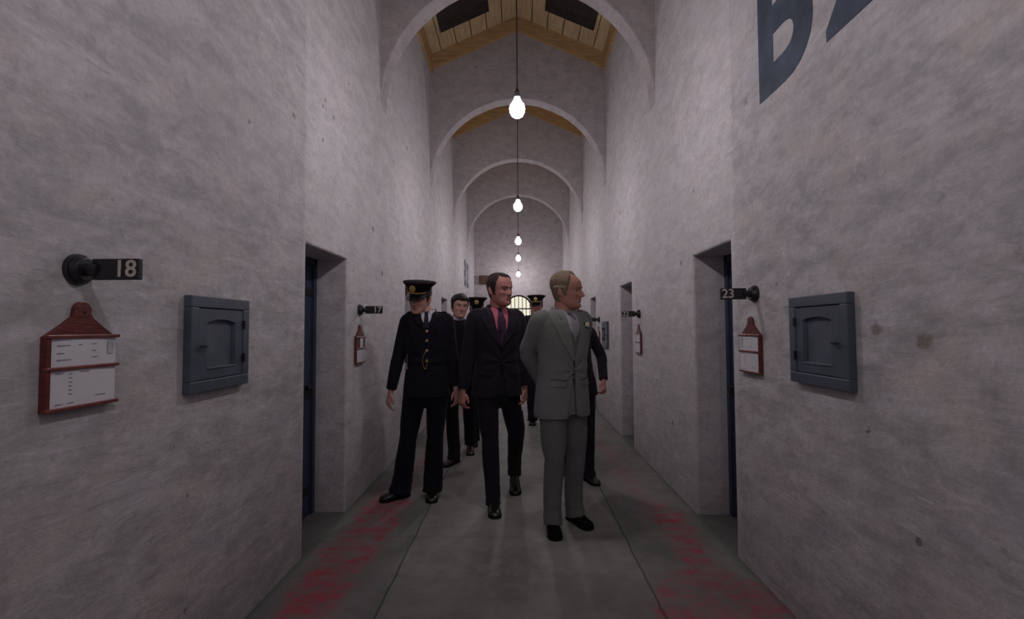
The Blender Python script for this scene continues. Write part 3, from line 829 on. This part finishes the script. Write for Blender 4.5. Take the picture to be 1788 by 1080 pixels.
    if cloth.get('streak'):
        for q in (-1, 1):
            row = []
            for dz in (-.007, 0, .007):
                row.append([hm @ head_pt(q*R(78+50*i/14), .138+.004*math.sin(i*.25)+dz*1.2*math.sin(math.pi*(i+1)/16), off=cloth['hvol']+(.001 if dz == 0 else -.004), feat=False) for i in range(15)])
            MB().grid(row).build('silver_side_hair', M['hair_silver'], rt, smooth=True)
    # ---- trousers
    tr = MB(); rings = []
    for z, a, b in [(.745, .05, .05), (.78, .11, .075), (.83, .155, .11), (.90, .168, .118), (.98, .160, .114), (1.06, .148, .105)]:
        c = ax(z*s); rings.append([c+Lf*a*s*fat*math.cos(u)+F*b*s*math.sin(u) for u in [2*math.pi*j/28 for j in range(28)]])
    tr.loft(rings)
    fl_ = cloth.get('flare', .072); lf_ = cloth.get('legs', 1.0)*s
    for q in (-1, 1):
        ft = feet[q]; fd = V((math.sin(R(ft.get('yaw', tyaw))), -math.cos(R(ft.get('yaw', tyaw))), 0))
        end = an[q]-U*(.045*s)+fd*.018*s
        mid = kn[q].lerp(an[q], .5)-F*.006
        tr.limb([hipj[q]+U*.02, hipj[q].lerp(kn[q], .35), hipj[q].lerp(kn[q], .75), kn[q]+F*.004, mid, an[q].lerp(mid, .25), end],
                [(.098*lf_, .094*lf_), (.096*lf_, .086*lf_), (.083*lf_, .076*lf_), (.070*s*(1+lf_/s)/2, .068*s), ((.066*s+fl_*s)/2,)*2, (fl_*s, fl_*s*.92), (fl_*1.10*s, fl_*s*.95)], fd, 26, 6)
    tm = remesh(tr, voxel, 3)
    NN = [V(v.normal) for v in tm.vertices]
    for v in tm.vertices:
        p = v.co.copy(); q = 1 if (p-pel).dot(Lf) > 0 else -1
        n_ = NN[v.index]
        d = noise.noise(V((p.x*7, p.y*7, p.z*4.5+seed)))*.007
        low = sst(p.z, .42*s, .1*s)+.6*ga(p.z-kn[q].z, .07)
        d += low*.006*noise.noise(V((p.x*10, p.y*10, p.z*26+seed)))
        # pressed crease on the front
        rel = p-(kn[q].lerp(an[q], .5)); rel.z = 0
        if p.z < .7*s and rel.length > 0:
            c = rel.normalized().dot(F); d += .007*sst(c, .93, 1.)
        v.co = p+n_*d
    link('trousers', tm, M[cloth['trousers']], rt, True)
    # ---- shoes
    for q in (-1, 1):
        ft = feet[q]; fy = R(ft.get('yaw', tyaw)); lift = ft.get('lift', 0)
        fd = V((math.sin(fy), -math.cos(fy), 0)); sd = V((math.cos(fy), math.sin(fy), 0))
        ang = ft.get('pitch', 0)
        base = V((ft['x'], ft['y'], 0)); ball = base+fd*.12*s
        def P(f, w_, z):
            p = base+fd*f*s+sd*w_*s+U*z*s
            if ang:
                r_ = p-ball; c, s_ = math.cos(R(ang)), math.sin(R(ang)); a = r_.dot(fd); 
                if a < 0: p = ball+sd*r_.dot(sd)+fd*(a*c+r_.z*s_)+U*(-a*s_+r_.z*c)
            return p
        prof = [(-.072, .018, .052), (-.066, .030, .078), (-.045, .036, .092), (-.01, .038, .102), (.03, .038, .094), (.07, .042, .070), (.11, .047, .054), (.145, .047, .047), (.172, .040, .041), (.188, .026, .033), (.196, .008, .024)]
        rings = []
        for f, w_, h in prof:
            r_ = []
            for j in range(18):
                u = 2*math.pi*j/18; cx, sz = math.cos(u), math.sin(u)
                r_.append(P(f, w_*math.copysign(abs(cx)**.75, cx), .012+(h-.012)*(.5+.5*math.copysign(abs(sz)**.7, sz))))
            rings.append(r_)
        sh_ = MB().loft(rings).build('shoe', M[cloth['shoe']], rt, smooth=True)
        so = MB().loft([[P(f, a*(w_+.003), z) for a, z in ((-1, .0), (1, .0), (1, .013), (-1, .013))] for f, w_, h in prof])
        so.loft([[P(f, a*(w_+.002), z) for a, z in ((-1, .0), (1, .0), (1, .022), (-1, .022))] for f, w_, h in prof[:4]])
        so.build('sole', M['sole'], sh_)
    # ---- jacket
    C_ = dict(slv=cloth.get('slv', 1.0))
    jk = MB(); rings = []; hem = cloth.get('hem', .79); wst = cloth.get('waist', 1.)
    for z, a, b, yo in TORSO['suit']:
        if z < hem-.001: continue
        a2 = a+(shoulder if z > 1.3 else 0); 
        if 1. < z < 1.3: a2 *= wst
        c = ax(z*s)-F*yo*s; ring = []
        for j in range(40):
            u = 2*math.pi*j/40; e = .86 if z < 1.45 else 1
            cu, su = math.cos(u), math.sin(u)
            dp = b*s*(1.0 if su > 0 else .92)*fat
            if z > 1.5 and su > 0: dp *= .92
            ring.append(c+Lf*a2*s*fat*math.copysign(abs(cu)**e, cu)+F*dp*math.copysign(abs(su)**e, su))
        if not rings and z > hem: pass
        rings.append(ring)
    jk.loft(rings)
    for q in (-1, 1):
        wq = el[q].lerp(wr[q], .97)
        top = sh[q]+U*.008*s-Lf*q*.05*s
        jk.limb([top, sh[q].lerp(el[q], .05)-Lf*q*.004, sh[q].lerp(el[q], .25), sh[q].lerp(el[q], .55), el[q].lerp(sh[q], .12), el[q].lerp(wr[q], .12), el[q].lerp(wr[q], .55), wq],
                [(a*s*C_['slv'], b*s*C_['slv']) for a, b in ((.052, .050), (.062, .058), (.066, .060), (.061, .057), (.057, .055), (.056, .054), (.051, .048), (.047, .043))], F, 24, 5)
    jm = remesh(jk, voxel, 4)
    V0 = ax(cloth.get('button_z', 1.10)*s).z
    split = cloth.get('split', .055)
    NN = [V(v.normal) for v in jm.vertices]
    for v in jm.vertices:
        p = v.co.copy(); a_ = ax(p.z); rel = p-a_; u = rel.dot(Lf); f = rel.dot(F); n_ = NN[v.index]
        d = .0055*noise.noise(V((p.x*6.5, p.y*6.5, p.z*5+seed)))
        onarm = sst(abs(u), .185*s*fat, .215*s*fat)
        for q in (-1, 1):
            r_ = (p-el[q]).length; d += .006*ga(r_, .11)*noise.noise(V((p.x*14, p.y*14, p.z*24+seed)))
        # diagonal pulls that gather at the fastened button
        rr = math.hypot(u*1.0, p.z-V0)
        if f > 0: d += .005*math.exp(-rr/.16)*math.sin(8*math.atan2(p.z-V0, abs(u)+.01))*(1-onarm)
        p = p+n_*d
        if p.z < V0 and f > .3*abs(u) and abs(u) < .12*s and not cloth.get('closed'):
            o_ = split*(V0-p.z)/(V0-hem*s+1e-6)
            uu = abs(u-cloth.get('splitc', 0)*s)
            if uu < o_*1.25: p = p-F*.018*sst(uu, o_*1.25, o_*.6)
            # rounded quarter
            zmin = hem*s+.03*sst(uu, .07*s, .015*s)
            if p.z < zmin and uu < .08*s: p.z += (zmin-p.z)*.85
        v.co = p
    jkt = link('jacket', jm, M[cloth['jacket']], rt, True)
    bv = bvh_of([jm])
    bvb = bvh_of([jm, body])
    def proj(u, z, off=0., both=False):
        a_ = ax(z*s)+Lf*u*s; o_ = a_+F*.6
        hit = (bvb if both else bv).ray_cast(o_, -F, 1.2)
        if hit[0] is None: return a_+F*.05, F
        n_ = hit[1]
        if n_.dot(F) < 0: n_ = -n_
        return hit[0]+F*off, n_
    def decal(name_, poly, mt, off=.002, th=.003, parent=jkt, step=.014, both=False):
        pts = []
        m_ = len(poly)
        for i in range(m_):
            a, b = V(poly[i]), V(poly[(i+1) % m_]); n_ = max(1, int((b-a).length/step))
            for j in range(n_): pts.append(a+(b-a)*j/n_)
        nb = len(pts); xs = [p.x for p in pts]; ys = [p.y for p in pts]
        x = min(xs)+step*.5
        allp = list(pts)
        def inside(P_):
            c = False
            for i in range(m_):
                a, b = poly[i], poly[(i+1) % m_]
                if (a[1] > P_[1]) != (b[1] > P_[1]) and P_[0] < (b[0]-a[0])*(P_[1]-a[1])/(b[1]-a[1])+a[0]: c = not c
            return c
        while x < max(xs):
            y = min(ys)+step*.5
            while y < max(ys):
                if inside((x, y)) and min((V((x, y))-p).length for p in pts) > step*.45: allp.append(V((x, y)))
                y += step
            x += step
        vs, es, fs, *_ = delaunay_2d_cdt(allp, [], [list(range(nb))], 1, 1e-6)
        mb = MB(); n0 = len(vs)
        for p in vs:
            h, _n = proj(p.x, p.y, off+th, both); mb.v.append(h)
        for p in vs:
            h, _n = proj(p.x, p.y, -.004, both); mb.v.append(h)
        # orient faces to +F
        for f_ in fs:
            f_ = list(f_); a, b, c = (mb.v[f_[i]] for i in range(3))
            if (b-a).cross(c-a).dot(F) < 0: f_ = f_[::-1]
            mb.f.append(f_); mb.f.append([i+n0 for i in f_[::-1]])
        cnt = {}
        for f_ in fs:
            f_ = list(f_)
            for i in range(len(f_)):
                e = (f_[i], f_[(i+1) % len(f_)]); cnt[e] = 1
        for (a, b) in cnt:
            if (b, a) not in cnt: mb.f.append([a, b, b+n0, a+n0])
        return mb.build(name_, mt, parent, smooth=False)
    def btn(u, z, r, mt, parent=jkt, nm='button'):
        h, n_ = proj(u, z, .002); 
        MB().cyl(h-n_*.002, h+n_*.004, r, r*.8, 14).build(nm, M[mt], parent)
    C = cloth
    kind = C['kind']; vz = C.get('vz', 1.14)    # bottom of the V
    top = 1.520
    if kind in ('suit', 'tunic'):
        vw = C.get('vw', .062)
        shirt = decal('shirt', [(-.048, top), (-vw, 1.49), (-vw*.72, (1.49+vz)/2), (0, vz), (vw*.72, (1.49+vz)/2), (vw, 1.49), (.048, top)], M[C['shirt']], .002, .001, rt, both=False)
        if C.get('vest'):
            decal('waistcoat', [(-.052, 1.40), (-.040, 1.36), (0, 1.285), (.040, 1.36), (.052, 1.40), (.040, 1.2), (0, vz), (-.040, 1.2)], M[C['vest']], .0045, .002, rt)
            for zz in (1.26, 1.21, 1.165): btn(.002, zz, .005, 'tweed_d', rt, 'waistcoat_button')
        tw = C.get('tiew', .026)
        tb = 1.31 if C.get('vest') else vz+.005
        tie = decal('tie', [(-.011, 1.488), (-tw*.8, 1.39), (-tw*.9 if not C.get('vest') else -.022, (tb+1.35)/2), (0, tb-.005), (tw*.9 if not C.get('vest') else .022, (tb+1.35)/2), (tw*.8, 1.39), (.011, 1.488)], M[C['tie']], .005, .004, rt)
        decal('tie_knot', [(-.019, 1.512), (-.011, 1.472), (.011, 1.472), (.019, 1.512)], M[C['tie']], .010, .009, tie, step=.01)
        if C.get('tie_stripe'):
            decal('tie_stripe', [(-.024, 1.475), (.02, 1.435), (.022, 1.425), (-.022, 1.462)], M['tie_black'], .0095, .001, tie, step=.01)
        lw = C.get('lapw', .085)
        lz = vz
        for q in (-1, 1):
            nz = 1.395 if kind == 'suit' else 1.43
            pk = .012 if C.get('peak') else 0
            poly = [(q*.052, top), (q*.086, 1.50), (q*(vw+.040), 1.455), (q*(vw+.030), nz+.028), (q*(vw+lw*.92), nz+.030+pk*2), (q*(vw+lw*.90), nz+.012), (q*(vw*.6+lw*.62), (nz+lz)/2), (q*.008, lz-.01), (0, lz), (q*vw*.70, (1.49+vz)/2), (q*vw*.98, 1.49)]
            if q > 0: poly = poly[::-1]
            decal('lapel', poly, M[C['lapel']], .004, .004)
            # collar leaf of the shirt
            cp = [(q*.005, 1.512), (q*.040, 1.532), (q*.062, 1.512), (q*.040, 1.462)]
            if q < 0: cp = cp[::-1]
            decal('shirt_collar', cp, M[C['shirt']], .008, .004, shirt, step=.012)
        # front edge and pockets
        decal('front_edge', [(.006, lz), (.012+split*.2, hem+.03), (.007+split*.2, hem+.03), (-.001, lz)], M[C['seam']], .0015, .001)
        for q in (-1, 1):
            z0 = 1.045 if kind == 'suit' else 1.03
            decal('pocket_flap', [(q*.065, z0), (q*.165, z0+.010), (q*.168, z0-.032), (q*.067, z0-.042)][::q], M[C['jacket']], .001, .006)
            decal('pocket_seam', [(q*.065, z0+.003), (q*.165, z0+.013), (q*.165, z0+.008), (q*.065, z0-.002)][::q], M[C['seam']], .0025, .006)
    if kind == 'suit':
        for i in range(C.get('nb', 2)): btn(.006, vz-.025-.10*i, .010, C['btn'])
        decal('breast_pocket', [(.085, 1.318), (.158, 1.332), (.158, 1.310), (.085, 1.296)], M[C['jacket']], .001, .004)
    if kind == 'tunic':
        for zz in (1.335, 1.265, 1.195, 1.12): btn(.006, zz, .0135, 'brass')
        for q in (-1, 1):
            decal('breast_pocket', [(q*.07, 1.345), (q*.155, 1.345), (q*.155, 1.20), (q*.07, 1.20)][::q], M[C['jacket']], .001, .003)
            decal('pocket_flap', [(q*.066, 1.350), (q*.16, 1.350), (q*.16, 1.315), (q*.113, 1.296), (q*.066, 1.315)][::q], M[C['lapel']], .004, .003)
            btn(q*.113, 1.308, .0105, 'brass')
            # shoulder strap
            pts = []
            for i in range(7):
                c = ax(1.46*s)+Lf*q*(.085+.075*i/6)*s
                hit = bv.ray_cast(c+U*.3, -U, .6); pts.append(hit[0]+U*.003 if hit[0] else c)
            MB().limb(pts, [(.020*s, .004*s)]*7, F, 10, 1).build('shoulder_strap', M[C['lapel']], jkt, smooth=True)
        decal('belt', [(-.172, 1.150), (.172, 1.150), (.172, 1.105), (-.172, 1.105)], M[C['lapel']], .002, .003)
        if C.get('chain'):
            pts = [proj(u, z, .008)[0] for u, z in ((-.004, 1.185), (-.024, 1.15), (-.026, 1.10), (-.008, 1.065), (.006, 1.09), (.010, 1.13))]
            ch = MB()
            P_, _ = smooth(pts, [.003]*6, 4)
            for p in P_: ch.ball(p, (.0035, .0035, .0045), 8, 5)
            c_ = ch.build('whistle_chain', M['brass'], jkt, smooth=True)
            h, n_ = proj(-.155, 1.13, .004)
            kc = MB()
            for i in range(9): kc.ball(h+U*(.035-.012*i), (.0035, .0035, .006), 8, 5)
            kc.ball(h-U*.075, (.010, .006, .008), 10, 6)
            kc.build('key_chain', M['brass'], jkt, smooth=True)
    # collar band round the neck
    rings = []
    cm_ = C.get('shirt', 'shirt_white'); cz = .028 if kind == 'clerical' else 0
    for z, r0 in ((1.485, .073), (1.51, .069), (1.538, .0655), (1.542, .0635), (1.53, .0600), (1.50, .056)):
        c = ax(z*s)-F*(.004+(.0 if z < 1.5 else .006))*s+U*cz+F*(.010 if cz else 0)
        rings.append([c+Lf*r0*s*math.cos(u)+F*r0*1.03*s*math.sin(u)+U*(-.016*s*max(0, math.sin(u))+.012*s*max(0, -math.sin(u))) for u in [2*math.pi*j/28 for j in range(28)]])
    MB().loft(rings, False).build('collar_band', M[cm_], rt, smooth=True)
    if kind in ('suit', 'tunic'):
        # jacket collar standing behind the neck
        rows = []
        for dz, r0 in ((-.03, .088), (.0, .080), (.028, .0765), (.030, .0735), (.0, .073)):
            rows.append([])
            for j in range(19):
                u = math.pi+R(-14)+(math.pi+R(28))*j/18; e = sst(math.sin(u)*-1, -.3, .5)
                c = ax((1.518+dz*e+(1-e)*-.012)*s)-F*.008*s
                rows[-1].append(c+Lf*r0*s*math.cos(u)+F*r0*s*math.sin(u))
        MB().grid(rows).build('jacket_collar', M[C['lapel']], jkt, smooth=True)
    # shirt cuffs
    for q in (-1, 1):
        if not hands[q].get('cuff'): continue
        a, b = el[q].lerp(wr[q], .93), el[q].lerp(wr[q], 1.01)
        MB().cyl(a, b, .036*s, .035*s, 18).build('shirt_cuff', M[cm_], rt, smooth=False)
    if C.get('flower'):
        h, n_ = proj(.115, 1.392, .012)
        fl = MB()
        for i in range(13):
            a_ = i*2.4; r_ = .0035*math.sqrt(i+1)
            fl.ball(h+Lf*r_*math.cos(a_)+U*r_*math.sin(a_)+F*.010, (.009, .007, .009), 8, 5)
        f_ = fl.build('buttonhole_flower', M['petal'], jkt, smooth=True)
        for a_ in (200, 245, 290, 160):
            d_ = (Lf*math.cos(R(a_))+U*math.sin(R(a_)))
            MB().limb([h, h+d_*.02+F*.003, h+d_*.036+F*.001], [(.006, .002), (.008, .002), (.001, .001)], d_.cross(F), 8, 2).build('leaf', M['leaf'], f_, smooth=True)
    # ---- cap
    if C.get('cap'):
        ck = 40; ct = Matrix.Translation((0, .004, .168)) @ Matrix.Rotation(R(1), 4, 'X')
        cm2 = hm @ ct
        def ring(z, a, b, tilt=0): return [cm2 @ V((a*math.sin(u), -b*math.cos(u), z+tilt*math.cos(u))) for u in [2*math.pi*j/ck for j in range(ck)]]
        cap = MB().loft([ring(-.012, .080, .102), ring(.0, .083, .106), ring(.035, .085, .108), ring(.040, .090, .112, .003), ring(.064, .116, .132, .012), ring(.073, .124, .140, .015), ring(.080, .124, .140, .015), ring(.086, .114, .130, .015), ring(.090, .08, .09, .010), ring(.093, .02, .02, .003)]).build('cap', M['cap'], rt, smooth=True)
        pr = MB()
        tor = []
        for j in range(ck+1):
            u = 2*math.pi*j/ck; tor.append(V((.1245*math.sin(u), -.1405*math.cos(u), .0765+.015*math.cos(u))))
        for a, b in zip(tor[:-1], tor[1:]): pr.cyl(cm2 @ a, cm2 @ b, .0022, k=6)
        pr.build('piping', M['piping'], cap)
        rows = []
        for i in range(5):
            r_ = i/4; rows.append([])
            for j in range(21):
                u = R(-66+132*j/20); ex = .056*r_*math.cos(u*1.1)**.8
                rows[-1].append(cm2 @ V(((.083+ex*.25)*math.sin(u), -(.105+ex)*math.cos(u)-ex*.1, -.004-.5*ex-.004*r_)))
        vz_ = MB().grid(rows); 
        rows2 = [[p-U*.004 for p in r_] for r_ in rows]; vz_.grid(rows2[::-1]); vz_.grid([rows[-1], rows2[-1]])
        vz_.build('peak', M['visor'], cap, smooth=True)
        if C.get('braid', True):
            rows = []
            for z in (.004, .013):
                rows.append([cm2 @ V((.0865*math.sin(u), -.1095*math.cos(u), z)) for u in [R(-62+124*j/20) for j in range(21)]])
            MB().grid(rows).build('gold_braid', M['gold'], cap, smooth=True)
        bd_ = MB().ball((0, -.124, .045), (.021, .004, .025), 14, 8, cm2)
        for i in range(10):
            a_ = 2*math.pi*i/10; bd_.ball((.023*math.cos(a_), -.122, .045+.026*math.sin(a_)), (.005, .003, .005), 8, 5, cm2)
        bd_.ball((0, -.127, .072), (.009, .003, .007), 10, 6, cm2)
        bd_.build('cap_badge', M['gold'], cap, smooth=True)
    return rt

def hang(x, y, z, **k): d = dict(w=(x, y, z)); d.update(k); return d
SUIT = dict(kind='suit', jacket='pin', trousers='pin_t', lapel='lapel_d', seam='blackcloth', btn='black', skin='skin2', hair='hair_brown', shoe='shoe')

# 1 prison officer with cap
person('a', 'person in black peaked cap and brass-buttoned navy uniform, looking down, walking leftmost of the group', (-.79, 4.10), 1.885, 8,
       {-1: dict(x=-.23, y=.07, yaw=-48), 1: dict(x=.03, y=.11, yaw=8)},
       {-1: hang(-.30, -.04, .930, curl=1.1, hint=V((-.35, 1, 0))), 1: hang(.25, -.01, .955, curl=1.1, hint=V((.1, 1, 0)))},
       dict(x=0, dx=-.055, yaw=-16, pitch=13, roll=6, drop=.035, fwd=.035, nose=1.05, s=1.05),
       dict(SUIT, kind='tunic', jacket='serge', trousers='serge2', lapel='serge', shirt='shirt_white', tie='tie_black', skin='skin3', hair='hair_brown', hairline=(.19, .16, .10, .06, 0), vz=1.36, vw=.050, lapw=.07, cap=True, chain=True, flare=.088, closed=True, hem=.84, split=.0), voxel=.0065, seed=1, lean=.01, sway=.0, shoulder=-.010, fat=.94)
# 2 dark suit, pink shirt
person('b', 'person in dark suit with pink shirt and purple patterned tie, dark hair, head turned right', (-.185, 4.02), 1.915, 20,
       {-1: dict(x=-.025, y=-.13, yaw=8), 1: dict(x=.14, y=.38, yaw=4, lift=.085, pitch=26)},
       {-1: hang(-.272, -.10, .955, curl=1.4, n=(.75, .75, 0), s=(.75, -.65, 0)), 1: hang(.235, .03, .965, curl=1.5)},
       dict(x=-.005, yaw=46, pitch=4, roll=-3, fwd=.045, nose=1.1, s=1.09),
       dict(SUIT, shirt='shirt_pink', tie='tie_purple', skin='skin2', hairline=(.206, .176, .085, .045, .014), vz=1.21, vw=.068, lapw=.092, tiew=.040, flare=.060, hem=.84, hvol=.009), voxel=.0065, seed=2, lean=.02, fat=1.0)
# 3 grey suit
person('c', 'person in light grey three-piece suit with white buttonhole flower, greying hair, hands behind back', (.275, 3.50), 1.862, 32,
       {-1: dict(x=-.035, y=.01, yaw=3), 1: dict(x=.140, y=.16, yaw=30)},
       {-1: hang(-.095, .165, 1.045, hint=V((-1, .1, 0)), d=(.9, .2, -.35), n=(.1, 1, .2), s=(0, .2, 1)), 1: hang(.13, .20, 1.03, hint=V((.3, 1, 0)), d=(-.9, .1, -.35), n=(.1, 1, .2), s=(0, .2, 1))},
       dict(x=.052, yaw=66, pitch=3, roll=-2, fwd=.02, nose=1.2, jaw=1.04, s=1.10),
       dict(SUIT, jacket='tweed', trousers='tweed_t', lapel='tweed_l', seam='tweed_d', btn='tweed_d', shirt='shirt_pale', tie='tie_silver', vest='tweed_d2', tie_stripe=True, skin='skin1', hair='hair_grey', hairline=(.221, .180, .095, .035, .014), hvol=.013, streak=True, shoe='suede', vz=1.17, vw=.058, lapw=.112, peak=True, flower=True, hem=.79, flare=.070, split=.06, slv=1.18, legs=1.14), voxel=.006, seed=3, lean=.0, fat=1.04, shoulder=.0, sway=.04)
# 4 chaplain
person('d', 'person with dark hair in black clothes and white clerical collar, smiling, behind the uniformed man', (-.665, 5.27), 1.825, 6,
       {-1: dict(x=-.04, y=-.06, yaw=-28), 1: dict(x=.085, y=.42, yaw=6, lift=.05, pitch=18)},
       {-1: hang(-.25, -.04, .93), 1: hang(.25, -.06, .93)},
       dict(x=.0, yaw=22, pitch=2, roll=4, fwd=.03),
       dict(SUIT, kind='clerical', jacket='blackcloth', trousers='blackcloth', shirt='shirt_white', skin='skin3', hair='hair_black', hairline=(.178, .160, .09, .05, -.002), hvol=.014, part=True, shoe='shoe_b', closed=True, hem=.80, flare=.07), voxel=.008, seed=4)
# 5 officer half hidden
person('e', 'person in black peaked cap almost hidden behind the dark-suited man in pink shirt', (-.545, 6.17), 1.84, 4,
       {-1: dict(x=-.02, y=-.1, yaw=2), 1: dict(x=.14, y=.05, yaw=6)},
       {-1: hang(-.24, -.02, .93), 1: hang(.25, -.02, .93)},
       dict(x=.0, yaw=5, pitch=8, fwd=.03),
       dict(SUIT, kind='tunic', jacket='serge', trousers='serge2', lapel='serge', shirt='shirt_white', tie='tie_black', skin='skin3', hairline=(.19, .16, .10, .06, 0), vz=1.36, vw=.05, lapw=.07, cap=True, braid=False, closed=True, hem=.84, flare=.075), voxel=.009, seed=5)
# 6 far officer
person('f', 'person in black peaked cap, farthest back, between the two men in front', (.265, 7.45), 1.95, 0,
       {-1: dict(x=-.055, y=-.08, yaw=-4), 1: dict(x=.12, y=.2, yaw=2, lift=.03, pitch=12)},
       {-1: hang(-.25, -.03, .97), 1: hang(.26, .0, .97)},
       dict(x=.02, yaw=-8, pitch=6, fwd=.03),
       dict(SUIT, kind='tunic', jacket='serge', trousers='serge2', lapel='serge', shirt='shirt_white', tie='tie_black', skin='skin2', hairline=(.19, .16, .10, .06, 0), vz=1.36, vw=.05, lapw=.07, cap=True, closed=True, hem=.84, flare=.08), voxel=.009, seed=6)
# 7 dark suit behind the grey suit
person('g', 'person in dark suit mostly hidden behind the grey-suited man, clenched hand showing', (.56, 4.62), 1.745, -4,
       {-1: dict(x=-.09, y=.30, yaw=-4, lift=.05, pitch=18), 1: dict(x=.095, y=.0, yaw=22)},
       {-1: hang(-.235, .06, .93), 1: hang(.247, -.06, .955, curl=1.9, n=(-.8, .6, 0), s=(-.6, -.8, 0))},
       dict(x=-.055, yaw=0, pitch=8, fwd=.03, s=.98),
       dict(SUIT, shirt='shirt_white', tie='tie_black', skin='skin2', hairline=(.19, .165, .09, .05, .0), vz=1.2, hem=.84, flare=.07), voxel=.0075, seed=7)
#PEOPLE-END

# ------------------------------------------------------------------ camera, world
cam = bpy.data.cameras.new('camera'); co = bpy.data.objects.new('camera', cam); COL.objects.link(co)
cam.sensor_fit = 'HORIZONTAL'; cam.sensor_width = 36; cam.lens = 830/1788*36; cam.clip_start = .05
co.location = (.003, 0, 1.453)
yaw, pitch, roll = .0141, .0401, -.0049
co.matrix_world = Matrix.Translation(co.location) @ Matrix.Rotation(yaw, 4, 'Z') @ Matrix.Rotation(math.pi/2+pitch, 4, 'X') @ Matrix.Rotation(roll, 4, 'Z')
bpy.context.scene.camera = co
w = bpy.data.worlds.new('world'); w.use_nodes = True; bpy.context.scene.world = w
w.node_tree.nodes['Background'].inputs[0].default_value = (.5, .5, .55, 1); w.node_tree.nodes['Background'].inputs[1].default_value = .02
sc = bpy.context.scene
sc.view_settings.view_transform = 'Standard'; sc.view_settings.look = 'None'; sc.view_settings.exposure = 0; sc.view_settings.gamma = 1
